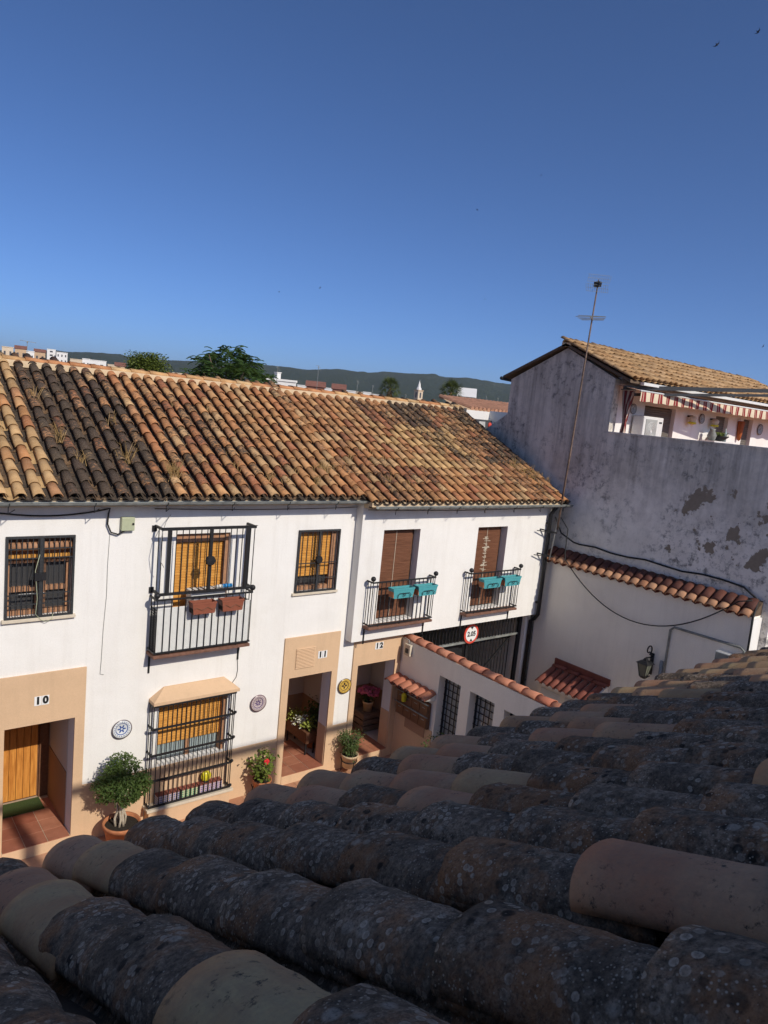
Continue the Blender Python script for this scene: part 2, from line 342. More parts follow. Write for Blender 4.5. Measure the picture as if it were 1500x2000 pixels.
# ------------------------------------------------------------------ mesh helpers
WL = {}
def wl(o): return WL.get(o.name, Vector((0, 0, 0)))
def put(o, parent, loc=(0, 0, 0)):
    loc = Vector(loc); COL.objects.link(o); WL[o.name] = loc
    if parent is not None:
        o.parent = parent; o.location = loc - wl(parent)
    else: o.location = loc
    return o
def tag(o, label=None, cat=None, group=None, kind=None):
    if label: o['label'] = label
    if cat: o['category'] = cat
    if group: o['group'] = group
    if kind: o['kind'] = kind
    return o
def thing(name, label, cat, loc=(0, 0, 0), group=None):
    o = bpy.data.objects.new(name, None); o.empty_display_size = 0.2
    put(o, None, loc); return tag(o, label, cat, group)
class MB:
    def __init__(s): s.v = []; s.f = []
    def add(s, vs, fs):
        o = len(s.v); s.v += [tuple(v) for v in vs]; s.f += [tuple(i+o for i in f) for f in fs]; return s
    def quad(s, a, b, c, d): return s.add((a, b, c, d), ((0, 1, 2, 3),))
    def box(s, x0, x1, y0, y1, z0, z1):
        v = [(x, y, z) for z in (z0, z1) for y in (y0, y1) for x in (x0, x1)]
        return s.add(v, ((0, 2, 3, 1), (4, 5, 7, 6), (0, 1, 5, 4), (2, 6, 7, 3), (0, 4, 6, 2), (1, 3, 7, 5)))
    def bar(s, p, q, w, h=None):
        p = Vector(p); q = Vector(q); h = w if h is None else h
        d = (q-p).normalized(); a = d.cross(Vector((0, 0, 1)))
        if a.length < 1e-4: a = Vector((1, 0, 0))
        a.normalize(); b = a.cross(d)
        v = [c + a*sx*w/2 + b*sy*h/2 for c in (p, q) for sx, sy in ((-1, -1), (1, -1), (1, 1), (-1, 1))]
        return s.add(v, ((0, 1, 2, 3), (7, 6, 5, 4), (0, 4, 5, 1), (1, 5, 6, 2), (2, 6, 7, 3), (3, 7, 4, 0)))
    def tube(s, pts, r, n=8, cap=True):
        pts = [Vector(p) for p in pts]; rr = r if isinstance(r, (list, tuple)) else [r]*len(pts)
        ring = []; vs = []; a = None
        for i, p in enumerate(pts):
            d = (pts[min(i+1, len(pts)-1)] - pts[max(i-1, 0)]).normalized()
            if a is None:
                a = d.cross(Vector((0, 0, 1)))
                if a.length < 1e-3: a = d.cross(Vector((1, 0, 0)))
            a = (a - d*a.dot(d)).normalized(); b = d.cross(a)
            for k in range(n):
                t = 2*math.pi*k/n; vs.append(p + (a*math.cos(t)+b*math.sin(t))*rr[i])
        fs = [(i*n+k, i*n+(k+1) % n, (i+1)*n+(k+1) % n, (i+1)*n+k) for i in range(len(pts)-1) for k in range(n)]
        if cap: fs += [tuple(reversed(range(n))), tuple((len(pts)-1)*n+k for k in range(n))]
        return s.add(vs, fs)
    def lathe(s, prof, c, n=24):
        c = Vector(c); vs = []
        for r, z in prof:
            for k in range(n):
                t = 2*math.pi*k/n; vs.append(c + Vector((r*math.cos(t), r*math.sin(t), z)))
        fs = [(i*n+k, i*n+(k+1) % n, (i+1)*n+(k+1) % n, (i+1)*n+k) for i in range(len(prof)-1) for k in range(n)]
        return s.add(vs, fs)
    def lathe_y(s, prof, c, n=28):      # axis along -Y (things facing the street)
        c = Vector(c); vs = []
        for r, d in prof:
            for k in range(n):
                t = 2*math.pi*k/n; vs.append(c + Vector((r*math.cos(t), -d, r*math.sin(t))))
        fs = [(i*n+k, i*n+(k+1) % n, (i+1)*n+(k+1) % n, (i+1)*n+k) for i in range(len(prof)-1) for k in range(n)]
        return s.add(vs, fs)
    def ball(s, c, r, n=12, m=8, sq=(1, 1, 1)):
        c = Vector(c); vs = [c+Vector((0, 0, -r*sq[2]))]
        for i in range(1, m):
            t = math.pi*i/m - math.pi/2
            for k in range(n):
                a = 2*math.pi*k/n; vs.append(c+Vector((r*sq[0]*math.cos(t)*math.cos(a), r*sq[1]*math.cos(t)*math.sin(a), r*sq[2]*math.sin(t))))
        vs.append(c+Vector((0, 0, r*sq[2]))); L = len(vs)-1
        fs = [(0, 1+(k+1) % n, 1+k) for k in range(n)]
        for i in range(m-2):
            fs += [(1+i*n+k, 1+i*n+(k+1) % n, 1+(i+1)*n+(k+1) % n, 1+(i+1)*n+k) for k in range(n)]
        fs += [(L, 1+(m-2)*n+k, 1+(m-2)*n+(k+1) % n) for k in range(n)]
        return s.add(vs, fs)
    def mesh(s, name, mat, smooth=False):
        me = bpy.data.meshes.new(name); me.from_pydata(s.v, [], s.f); me.update()
        if mat is not None: me.materials.append(MAT[mat] if isinstance(mat, str) else mat)
        if smooth:
            for p in me.polygons: p.use_smooth = True
        return me
    def build(s, name, mat, parent=None, smooth=False, loc=(0, 0, 0), bevel=0.0):
        o = bpy.data.objects.new(name, s.mesh(name, mat, smooth)); put(o, parent, loc)
        if bevel:
            m = o.modifiers.new('bevel', 'BEVEL'); m.width = bevel; m.segments = 2; m.limit_method = 'ANGLE'
        return o
def inst(name, me, parent, loc, rot=(0, 0, 0), scale=(1, 1, 1), color=None):
    o = bpy.data.objects.new(name, me); put(o, parent, loc); o.rotation_euler = rot; o.scale = scale
    if color: o.color = color
    return o
def unit_bar(mat):
    b = MB(); b.tube([(0, 0, 0), (0, 0, 1)], 1.0, 8); return b.mesh('bar', mat, True)
BARM = {k: unit_bar(k) for k in ('black', 'dark_iron')}
def vbar(name, parent, x, y, z0, z1, r, mat='black'):
    return inst(name, BARM[mat], parent, (x, y, z0), (0, 0, 0), (r, r, z1-z0))
def wall_holes(x0, x1, z0, z1, holes, y0, y1):
    """slab between y0 (front) and y1 with rectangular openings"""
    xs = sorted({x0, x1, *[h[0] for h in holes], *[h[1] for h in holes]}); xs = [x for x in xs if x0 <= x <= x1]
    zs = sorted({z0, z1, *[h[2] for h in holes], *[h[3] for h in holes]}); zs = [z for z in zs if z0 <= z <= z1]
    def solid(i, j):
        if not (0 <= i < len(xs)-1 and 0 <= j < len(zs)-1): return False
        cx = (xs[i]+xs[i+1])/2; cz = (zs[j]+zs[j+1])/2
        return not any(h[0] < cx < h[1] and h[2] < cz < h[3] for h in holes)
    b = MB()
    for i in range(len(xs)-1):
        for j in range(len(zs)-1):
            if not solid(i, j): continue
            a, c, d, e = xs[i], xs[i+1], zs[j], zs[j+1]
            b.quad((a, y0, d), (c, y0, d), (c, y0, e), (a, y0, e)); b.quad((c, y1, d), (a, y1, d), (a, y1, e), (c, y1, e))
            if not solid(i-1, j): b.quad((a, y1, d), (a, y0, d), (a, y0, e), (a, y1, e))
            if not solid(i+1, j): b.quad((c, y0, d), (c, y1, d), (c, y1, e), (c, y0, e))
            if not solid(i, j-1): b.quad((a, y1, d), (c, y1, d), (c, y0, d), (a, y0, d))
            if not solid(i, j+1): b.quad((a, y0, e), (c, y0, e), (c, y1, e), (a, y1, e))
    return b
def xslab(x0, x1, poly):
    """prism along X of a polygon given as (y, z)"""
    n = len(poly); b = MB()
    v = [(x0, y, z) for y, z in poly] + [(x1, y, z) for y, z in poly]
    b.add(v, [tuple(range(n)), tuple(reversed(range(n, 2*n)))] + [(i, i+n, (i+1) % n+n, (i+1) % n) for i in range(n)])
    return b
def text_mesh(body, size, mat, depth=0.004, bold=0.005):
    cu = bpy.data.curves.new('lettering', 'FONT'); cu.body = body; cu.size = size; cu.extrude = depth/2; cu.offset = bold
    cu.align_x = 'CENTER'; cu.align_y = 'CENTER'
    o = bpy.data.objects.new('lettering', cu); COL.objects.link(o)
    dg = bpy.context.evaluated_depsgraph_get(); dg.update()
    me = bpy.data.meshes.new_from_object(o.evaluated_get(dg)); me.name = 'lettering'
    bpy.data.objects.remove(o); me.materials.clear(); me.materials.append(MAT[mat]); return me
def catenary(p, q, sag, n=20):
    p = Vector(p); q = Vector(q)
    return [p.lerp(q, i/n) - Vector((0, 0, sag*4*(i/n)*(1-i/n))) for i in range(n+1)]
def leaves(mb, pts, size, rg, droop=0.0, aspect=0.45):
    for p in pts:
        L = size*rg.uniform(0.7, 1.3); a = rg.uniform(0, 2*math.pi); e = rg.uniform(-0.7, 0.9) - droop
        d = Vector((math.cos(a)*math.cos(e), math.sin(a)*math.cos(e), math.sin(e)))
        s = d.cross(Vector((rg.uniform(-.5, .5), rg.uniform(-.5, .5), 1))).normalized()*L*aspect
        n = s.cross(d).normalized()*L*0.12
        p = Vector(p)
        mb.add((p, p+d*L*0.5+s*0.6+n, p+d*L, p+d*L*0.5-s*0.6+n), ((0, 1, 2), (0, 2, 3)))

# ------------------------------------------------------------------ tile shapes and tiled roofs
def cover_mesh(name, L, w0, w1, h0, h1, th, nseg, nlen, mat, rough=0.0, seed=0, lift=0.02):
    """barrel tile, wide end at y=0 (downhill), local z up from the roof plane; closed shell with thickness"""
    b = MB(); rows = []
    def p(u, v, off):
        a = math.pi*(u) ; y = v*L
        w = w0+(w1-w0)*v - off; h = h0+(h1-h0)*v - off
        x = -w*math.cos(a); z = h*math.sin(a)**0.85 + lift*(1-v)
        if rough and off == 0:
            q = Vector((x*22+seed*7.1, y*22, z*22)); q2 = Vector((x*70+seed, y*70, z*70))
            k = 1 + (mnoise.noise(q)*rough*1.3 + mnoise.noise(q2)*rough*0.8)/max(h, .02)
            x *= k; z = z*k
            if v == 0: y += mnoise.noise(Vector((x*30, seed, 0)))*rough*1.2
        return (x, y, z)
    for off in (0, th):
        for j in range(nlen+1):
            for i in range(nseg+1): b.v.append(p(i/nseg, j/nlen, off))
    n = nseg+1; K = n*(nlen+1)
    for j in range(nlen):
        for i in range(nseg):
            a = j*n+i; b.f.append((a, a+1, a+1+n, a+n)); b.f.append((K+a, K+a+n, K+a+1+n, K+a+1))
    for i in range(nseg): b.f.append((i, K+i, K+i+1, i+1)); a = nlen*n+i; b.f.append((a, a+1, K+a+1, K+a))
    for j in range(nlen):
        a = j*n; b.f.append((a, a+n, K+a+n, K+a)); a += nseg; b.f.append((a, K+a, K+a+n, a+n))
    return b.mesh(name, mat, True)
def slope_pt(x, s, n, ye, ze, k):
    c = 1/math.hypot(1, k); return Vector((x, ye + s*c - n*k*c, ze + s*k*c + n*c))
TILE_COLS = [(0.49, 0.255, 0.115), (0.52, 0.30, 0.145), (0.48, 0.235, 0.105), (0.43, 0.19, 0.09), (0.52, 0.335, 0.175), (0.36, 0.15, 0.08), (0.45, 0.235, 0.12), (0.50, 0.275, 0.13), (0.46, 0.225, 0.105)]
def color_mesh(b, name, cols, parent, smooth=True):
    me = b.mesh(name, 'tile_attr', smooth); at = me.color_attributes.new('tile', 'FLOAT_COLOR', 'POINT')
    at.data.foreach_set('color', [x for c in cols for x in c])
    o = bpy.data.objects.new(name, me); put(o, parent); return tag(o, kind='stuff')
def channel_field(name, rows, pitch, ye, ze, k, S, expo, parent, colf, w, hh, nx=5):
    b = MB(); cols = []
    for x in rows:
        s = 0.0
        while s < S:
            e = min(expo+0.05, S-s+0.05); c = colf(x, s)
            vs = []
            for sv, lift in ((s-0.03, 0.014), (s+e, 0.0)):
                for i in range(nx+1):
                    t = i/nx; xx = x + (t-.5)*2*w; n = lift - hh*math.sin(math.pi*t)
                    vs.append(slope_pt(xx, sv, n, ye, ze, k))
            b.add(vs, [(i, i+1, i+2+nx, i+1+nx) for i in range(nx)]); cols += [c]*len(vs)
            s += expo
    return color_mesh(b, name, cols, parent)
def tiled_roof(part, rows, ye, ze, k, S, expo, mesh, limit, colf, rg, L, visible=lambda x, y: True, jit=1.0):
    """cover tiles of one roof slope: the nearest ones single tiles, the rest one joined part"""
    al = math.atan(k); spots = []
    for x in rows:
        dx = rg.uniform(-.008, .008)*jit; s = 0.0; first = True
        while s < S-0.1:
            ex = expo*rg.uniform(0.93, 1.07)
            xx = x+dx+rg.uniform(-.008, .008)*jit + .014*jit*mnoise.noise(Vector((x*1.7, s*.9, 2.0)))
            sag = .028*jit*mnoise.noise(Vector((x*.55, s*.5, 8.0)))
            spots.append((xx, s+rg.uniform(-.02, .02)*jit*(s > .1), rg.uniform(-.05, .05)*jit, sag+rg.uniform(-.005, .008)))
            s += ex
    def key(t):
        p = slope_pt(t[0], t[1], 0, ye, ze, k); d = (p-EYE).length
        return d if visible(p.x, p.y) else d+1000
    spots.sort(key=key)
    for t in spots[:limit]:
        inst('tile', mesh, part, slope_pt(t[0], t[1], t[3], ye, ze, k), (al, 0, t[2]), color=colf(t[0], t[1]))
    rest = spots[limit:]
    if rest:
        vs = [v.co.copy() for v in mesh.vertices]; fs = [tuple(p.vertices) for p in mesh.polygons]
        b = MB(); cols = []
        for t in rest:
            m = Matrix.Translation(slope_pt(t[0], t[1], t[3], ye, ze, k)) @ Matrix.Rotation(t[2], 4, 'Z') @ Matrix.Rotation(al, 4, 'X')
            b.add([m @ v for v in vs], fs); cols += [colf(t[0], t[1])]*len(vs)
        color_mesh(b, 'tile_field', cols, part)

# ================================================================== SETTING
def sheet(name, x0, x1, y0, y1, z, mat):
    b = MB(); b.quad((x0, y0, z), (x1, y0, z), (x1, y1, z), (x0, y1, z)); return b.build(name, mat)
tag(sheet('ground', -9000, 9000, -9000, 9000, -0.05, 'ground'), kind='structure')
pv = sheet('pavement', -6, 15.2, -9.3, 0.0, -0.012, 'grout'); tag(pv, kind='structure')
pb = MB(); pb.box(-.196, .196, -.196, .196, -.03, 0); pm = pb.mesh('paving_tile', 'paver')
for i in range(31):
    for j in range(7):
        inst('paving_tile', pm, pv, (1.4+0.4*i, -0.2-0.4*j, rnd.uniform(-.003, .001)), (rnd.uniform(-.004, .004), rnd.uniform(-.004, .004), 0))
# hills
prof = [(-60, .020), (-20, .024), (0, .022), (8, .020), (12, .022), (15, .0282), (16.6, .0310), (18.1, .0308), (19.3, .0292), (22.3, .0325), (26, .036), (30, .0378), (32.3, .0382), (34.7, .0430), (36.7, .0415), (38, .0464), (39.6, .0462), (41.3, .0467), (42.9, .0452), (44.5, .0472), (46.2, .0454), (47.5, .0451), (55, .042), (70, .036), (100, .03), (150, .02)]
def hill_el(a):
    for (a0, e0), (a1, e1) in zip(prof, prof[1:]):
        if a0 <= a <= a1: return e0+(e1-e0)*(a-a0)/(a1-a0)
    return .02
hb = MB(); NA, NR = 620, 26
for i in range(NA+1):
    a = -50+180*i/NA
    for j in range(NR+1):
        t = j/NR; rr = 1900+3100*t
        tt = min(1, t/0.74); s = tt*tt*(3-2*tt) if t < .74 else 1-((t-.74)/.26)*.5
        top = hill_el(a)*(1900+3100*.74)
        nz = mnoise.fractal(Vector((a*.35, rr*.0016, 3.3)), 1.0, 2.0, 5)*24*s*(0.25 if t > .6 else 1)
        z = -4 + (top+12)*s + nz + (mnoise.noise(Vector((a*4.0, rr*.02, 1)))*3.0*s)
        hb.v.append((rr*math.sin(R(a)), -12+rr*math.cos(R(a)), z))
for i in range(NA):
    for j in range(NR):
        q = i*(NR+1)+j; hb.f.append((q, q+1, q+NR+2, q+NR+1))
tag(hb.build('hills', 'hill', smooth=True), kind='structure')

# ================================================================== THE WHITE HOUSES ACROSS THE LANE
KR = 0.488                                   # roof pitch
CA = math.cos(math.atan(KR))
tileA = cover_mesh('tile', 0.44, 0.089, 0.071, 0.086, 0.068, 0.014, 8, 2, 'tile_obj')
def roof_col(x, s):
    c = list(rnd.choice(TILE_COLS)); v = rnd.uniform(.82, 1.12)
    n = mnoise.noise(Vector((x*.45, s*.30, 5.0)))
    li = 0.27 + 0.26*n + rnd.uniform(-.08, .12)
    row = mnoise.noise(Vector((round(x/.2526)*3.7, 0, 1)))
    li += 0.16*row
    if 3.15 < x < 5.0: li += 0.27 + rnd.uniform(-.1, .1) + (0.06 if s < 2.8 else 0)
    elif 5.0 <= x < 6.0: li += 0.10 if s < 1.6 else 0
    if x < 3.1: li -= 0.12; c = [0.51, 0.335, 0.17] if rnd.random() < .7 else c
    if 10.8 < x < 13.5 and 1.2 < s < 3.2: li -= .1; c = [0.56, 0.36, 0.17] if rnd.random() < .5 else c
    if x > 12.4 and s > 1.5: li += .18
    return (c[0]*v, c[1]*v, c[2]*v, max(0.0, min(.75, li)))
def dark_col(x, s):
    return (0.17, 0.105, 0.06, 0.5 + rnd.uniform(-.15, .2)) if rnd.random() < .8 or x > 3.1 else (0.5, 0.34, 0.17, 0.1)
def in_view(x, y): return x > 0.19*(y+12) - .3

def house_roof(house, rows, ye, ze, y_ridge, x0, x1, rg, limit=300):
    S = (y_ridge-ye)/CA
    zc = ze - 0.098                          # roof plane under the barrel tiles
    b = MB(); n = -0.075
    p = [slope_pt(x0, 0.06, n, ye, zc, KR), slope_pt(x1, 0.06, n, ye, zc, KR), slope_pt(x1, S, n, ye, zc, KR), slope_pt(x0, S, n, ye, zc, KR)]
    back = [Vector((x0, 2*y_ridge-ye, zc-.07)), Vector((x1, 2*y_ridge-ye, zc-.07))]
    b.add(p+back, ((0, 1, 2, 3), (3, 2, 5, 4)))
    b.add([Vector((x0, ye+.07, zc-.12)), p[0], p[3], back[0], Vector((x1, ye+.07, zc-.12)), p[1], p[2], back[1]], ((0, 1, 2, 3), (7, 6, 5, 4)))
    roof = b.build('roof', 'mortar', house)
    tiled_roof(roof, rows, ye, zc, KR, S, 0.335, tileA, limit, roof_col, rg, .44, in_view)
    pit = rows[1]-rows[0]
    channel_field('channel_tiles', [r+pit/2 for r in rows], pit, ye+.03, zc+.010, KR, S, .335, roof, dark_col, pit*.40, .05)
    rm = cover_mesh('ridge_tile', 0.46, 0.12, 0.105, 0.085, 0.07, .014, 8, 1, 'tile_obj', lift=.012)
    x = x0+.02; top = zc + (y_ridge-ye)*KR
    while x < x1-.3:
        v = rnd.uniform(.85, 1.1); c = rnd.choice([(0.60, 0.36, 0.17), (0.56, 0.26, 0.12), (0.62, 0.42, 0.22)])
        inst('ridge_tile', rm, roof, (x, y_ridge, top+.035+rnd.uniform(-.006, .006)), (0, rnd.uniform(-.01, .01), -math.pi/2), color=(c[0]*v, c[1]*v, c[2]*v, rnd.uniform(0, .12)))
        x += .41
    rb = MB(); rb.box(x0, x1, y_ridge-.13, y_ridge+.13, top-.08, top+.045); rb.build('ridge_mortar', 'cream', roof)
    return roof

def porch(house, x0, x1, ztop, depth, y_dado=1.06, wide=0.0):
    b = MB(); xr = x1+wide
    b.quad((x0, depth, 0.1), (xr, depth, 0.1), (xr, depth, ztop+.1), (x0, depth, ztop+.1))
    b.quad((x0, .29, .1), (x0, depth, .1), (x0, depth, ztop), (x0, .29, ztop))
    b.quad((xr, depth, .1), (xr, .291, .1), (xr, .291, ztop), (xr, depth, ztop))
    b.quad((x0, .29, ztop), (xr, .29, ztop), (xr, depth, ztop), (x0, depth, ztop))
    b.quad((x1-.01, .292, .1), (xr, .292, .1), (xr, .292, ztop), (x1-.01, .292, ztop))
    if wide: b.quad((x1, .29, .19), (xr, .29, .19), (xr, depth, .19), (x1, depth, .19))
    p = b.build('porch', 'porch', house); h = y_dado+.12
    d = MB(); d.box(xr-.012, xr-.001, .30, depth, .1, h); d.build('porch_dado', 'brown_dado', p)
    d = MB(); d.box(x0+.001, x0+.012, .0, depth, .1, h); d.build('porch_dado', 'brown_dado', p)
    d = MB(); d.box(x0+.013, xr-.013, depth-.012, depth-.002, .1, h); d.build('porch_dado', 'brown_dado', p)
    if wide: d = MB(); d.box(x1-.011, x1-.001, .0, .288, .1, y_dado); d.build('porch_dado', 'peach', p)
    return p
def landing(house, x0, x1, depth, z=.2, n=3):
    b = MB(); b.box(x0+.002, x1-.002, -.045, depth, -.04, z-.012); l = b.build('landing', 'peach', house)
    st = MB(); st.box(x0+.003, x1-.003, -.03, depth-.01, z-.012, z-.006); st.build('grout_bed', 'grout', l)
    w = (x1-x0-.02)/n; m = int((depth+.05)/w)+1
    tb = MB(); tb.box(-w/2+.006, w/2-.006, -w/2+.006, w/2-.006, -.02, 0); tm = tb.mesh('floor_tile', 'landing')
    for i in range(n):
        for j in range(m):
            yy = -.05+w*(j+.5)
            if yy+w/2 < depth+.02: inst('floor_tile', tm, l, (x0+.01+w*(i+.5), yy, z+rnd.uniform(-.001, .001)))
    return l
def plank_door(house, x0, x1, y, z0, z1, n=7):
    b = MB(); b.box(x0, x1, y, y+.04, z0, z1); d = b.build('door', 'dark_brown', house)
    w = (x1-x0-.06)/n; pb_ = MB(); pb_.box(-w/2+.004, w/2-.004, -.03, 0, 0, z1-z0-.06); pm_ = pb_.mesh('plank', 'wood')
    for i in range(n): inst('plank', pm_, d, (x0+.03+w*(i+.5), y-.001, z0+.03))
    h = MB(); h.box(x0+.10, x0+.15, y-.055, y-.031, z0+1.0, z0+1.22); h.tube([(x0+.125, y-.05, z0+1.13), (x0+.125, y-.10, z0+1.12), (x0+.26, y-.10, z0+1.09)], .012, 6)
    h.build('handle', 'black', d)
    return d
def roller(part, x0, x1, y, z0, z1, mat, pitch=.045, name='shutter'):
    b = MB(); n = max(1, int((z1-z0)/pitch)); h = (z1-z0)/n
    for i in range(n):
        a, c = z0+i*h, z0+(i+1)*h
        b.add([(x0, y, a), (x1, y, a), (x0, y-.012, a+h*.15), (x1, y-.012, a+h*.15), (x0, y-.012, a+h*.8), (x1, y-.012, a+h*.8), (x0, y, c), (x1, y, c)], ((0, 1, 3, 2), (2, 3, 5, 4), (4, 5, 7, 6)))
    return b.build(name, mat, part)
def bracket(part, x, y0, y1, z, hgt=.40):
    """S-scroll iron bracket under a balcony"""
    b = MB(); pts = [(x, y1+.02, z)]
    for i in range(9):
        t = i/8; pts.append((x, y1+.02+(y0-y1)*t*.9, z-hgt*.75*t))
    c = Vector((x, y0-.05, z-hgt*.78))
    for i in range(12):
        a = -math.pi*.1 - i*.5; rr = .075*(1-i*.05); pts.append((x, c.y+rr*math.cos(a)*.9, c.z+rr*math.sin(a)))
    b.tube(pts, .015, 6); b.box(x-.016, x+.016, y0-.018, y0-.002, z-hgt, z-.02)
    return b.build('bracket', 'black', part)
def balcony(house, x0, x1, yw, yf, zs, zr, nbar, slab_mat='brown_plastic', ball=.055):
    b = MB(); b.box(x0, x1, yf, yw, zs, zs+.055); bal = b.build('balcony', 'balcony_slab', house, bevel=.008)
    for nm, z, h_ in (('bottom_rail', zs+.10, .025), ('top_rail', zr, .03)):
        f = MB(); f.bar((x0+.01, yf+.02, z), (x1-.01, yf+.02, z), .03, h_)
        for x in (x0+.02, x1-.02): f.bar((x, yf+.02, z+.001), (x, yw, z+.001), .025, h_)
        f.build(nm, 'black', bal)
    for i in range(nbar): vbar('bar', bal, x0+.03+(x1-x0-.06)*i/(nbar-1), yf+.02, zs+.06 if i % 5 == 2 else zs+.10, zr, .0095)
    m = 2
    for x in (x0+.02, x1-.02):
        for j in range(m): vbar('bar', bal, x, yw+(yf-yw)*(j+.6)/(m+.6), zs+.10, zr, .009)
        bb = MB(); bb.ball((x, yf+.02, zr+.03+ball), ball, 14, 10); bb.tube([(x, yf+.02, zr), (x, yf+.02, zr+.05)], .012, 6); bb.build('ball_finial', 'black', bal, True)
    for x in (x0+.06, x1-.06): bracket(bal, x, yw, yf+.08, zs-.005, .36)
    return bal
def planter(name, label, x0, x1, y, z0, z1, mat, group, iron=True, dep=.19):
    t = thing(name, label, 'planter', ((x0+x1)/2, y, z0), group)
    cx = (x0+x1)/2; w = (x1-x0)/2; b = MB(); k = .86; d = dep/2
    def ringv(w_, d_, z): return [(cx-w_, y-d_, z), (cx+w_, y-d_, z), (cx+w_, y+d_, z), (cx-w_, y+d_, z)]
    vs = ringv(w*k, d*k, z0)+ringv(w*.96, d*.96, z1-.04)+ringv(w, d, z1-.035)+ringv(w, d, z1)+ringv(w-.014, d-.014, z1)+ringv(w-.016, d-.016, z1-.05)
    fs = [(3, 2, 1, 0)]
    for r_ in range(5): fs += [(r_*4+i, r_*4+(i+1) % 4, r_*4+4+(i+1) % 4, r_*4+4+i) for i in range(4)]
    b.add(vs, fs); b.build('trough', mat, t)
    s = MB(); s.box(cx-w+.018, cx+w-.018, y-d+.018, y+d-.018, z0+.02, z1-.055); s.build('soil', 'terracotta' if iron else 'soil', t)
    if iron:
        h = MB(); zf = z0+.06
        h.tube([(cx-w*.55, y-d-.005, z0+.02), (cx-w*.6, y-d-.02, zf+.02), (cx-w*.45, y-d-.02, zf+.055), (cx+w*.45, y-d-.02, zf+.055), (cx+w*.6, y-d-.02, zf+.02), (cx+w*.55, y-d-.005, z0+.02)], .007, 6)
        ring = [(cx+.028*math.cos(a*.524), y-d-.02, zf+.02+.028*math.sin(a*.524)) for a in range(13)]; h.tube(ring, .006, 6)
        h.build('iron_holder', 'black', t)
    else:
        h = MB(); h.tube([(cx+w*(i/8-.5)*1.7, y-d*.93-.004, z0+(z1-z0)*(.45+.12*math.sin(i*1.57))) for i in range(9)], .006, 5); h.build('relief_band', 'dark_brown', t)
    return t
def gutter(house, x0, x1, y, z, r, step):
    b = MB(); n = 10; vs = []
    for x in (x0, x1):
        for rr in (r, r-.006):
            for i in range(n+1):
                a = math.pi + math.pi*i/n; vs.append((x, y+rr*math.cos(a), z+rr*math.sin(a)))
    K = n+1
    fs = []
    for i in range(n): fs += [(i, 2*K+i, 2*K+i+1, i+1), (K+i, K+i+1, 3*K+i+1, 3*K+i)]
    fs += [(0, K, 3*K, 2*K), (n, 2*K+n, 3*K+n, K+n)]
    b.add(vs, fs); b.tube([(x0, y-r, z), (x1, y-r, z)], .009, 6)
    g = b.build('gutter', 'zinc', house, True)
    x = x0+.5
    while x < x1:
        h = MB(); pts = [(x, y+r+.01, z+.05)] + [(x, y+(r+.006)*math.cos(math.pi*(-i/8)), z+(r+.006)*math.sin(math.pi*(-i/8))) for i in range(9)]
        h.tube(pts, .007, 5); h.tube([(x, y+r*.2, z-r), (x, y+.02, z-.17), (x+.12, y+.16, z-.14)], .007, 5)
        h.build('gutter_bracket', 'black', g); x += step*rnd.uniform(.92, 1.08)
    return g

# ---------------------------------------------------------------- house with doors 10 and 11
A = thing('terraced_house', 'long white house with peach plinth, iron balcony and doors 10 and 11', 'house', (4, 0, 0))
holesA = [(2.43, 3.42, 4.14, 5.44), (7.66, 8.63, 4.13, 5.39), (5.14, 6.18, 3.34, 5.40), (4.99, 6.34, 1.09, 2.25), (2.46, 3.53, -.05, 2.33), (7.69, 8.74, -.05, 2.33)]
wall_holes(-6, 9.03, -.05, 6.12, holesA, 0.0, .29).build('wall', 'white', A)
gw = MB(); gw.box(-6, -5.7, .29, 7.7, 0, 6.1); gw.box(-5.7, 9.0, 7.4, 7.7, 0, 6.1)
gw.build('rear_wall', 'white', A)
for a, c, z0 in ((-6, 2.299, 0), (3.691, 4.799, 0), (4.80, 6.44, .386), (6.441, 7.529, 0), (8.891, 9.285, 0)):
    b = MB(); b.box(a, c, -.022, -.001, z0, 1.06); b.build('plinth', 'peach', A)
for (a, c, o0, o1) in ((2.30, 3.69, 2.46, 3.53), (7.53, 8.89, 7.69, 8.74)):
    wall_holes(a, c, 0, 3.19, [(o0, o1, -1, 2.33)], -.036, -.001).build('door_surround', 'peach', A)
    porch(A, o0, o1, 2.33, 1.55, wide=.38 if o0 > 5 else 0); landing(A, o0, o1 if o0 < 5 else o1, 1.53)
plank_door(A, 2.47, 3.36, 1.48, .21, 2.30, 7)
fb = MB(); fb.box(3.36, 3.52, 1.44, 1.53, .2, 2.32); fb.build('door_frame', 'dark_brown', A)
# door 11 stands open against the left side of its porch
b = MB(); b.box(7.71, 7.76, .45, 1.35, .21, 2.28); d11 = b.build('door', 'wood', A)
h = MB(); h.box(7.76, 7.775, .55, .6, 1.15, 1.35); h.build('handle', 'black', d11)
b = MB(); b.box(7.705, 7.76, 1.36, 1.5, .2, 2.30); b.box(7.705, 7.75, .32, .44, .2, 2.3); b.build('door_frame', 'dark_brown', A)
# louvred vent over door 11
vb = MB(); vb.box(7.80, 8.27, -.042, -.036, 2.50, 2.95); vent = vb.build('vent', 'peach', A)
sb = MB(); sb.add([(0, 0, 0), (.45, 0, 0), (.45, -.022, .012), (0, -.022, .012), (0, -.004, .026), (.45, -.004, .026)], ((0, 1, 2, 3), (3, 2, 5, 4)))
sm_ = sb.mesh('slat', 'peach')
for i in range(14): inst('slat', sm_, vent, (7.81, -.043, 2.515+i*.031))
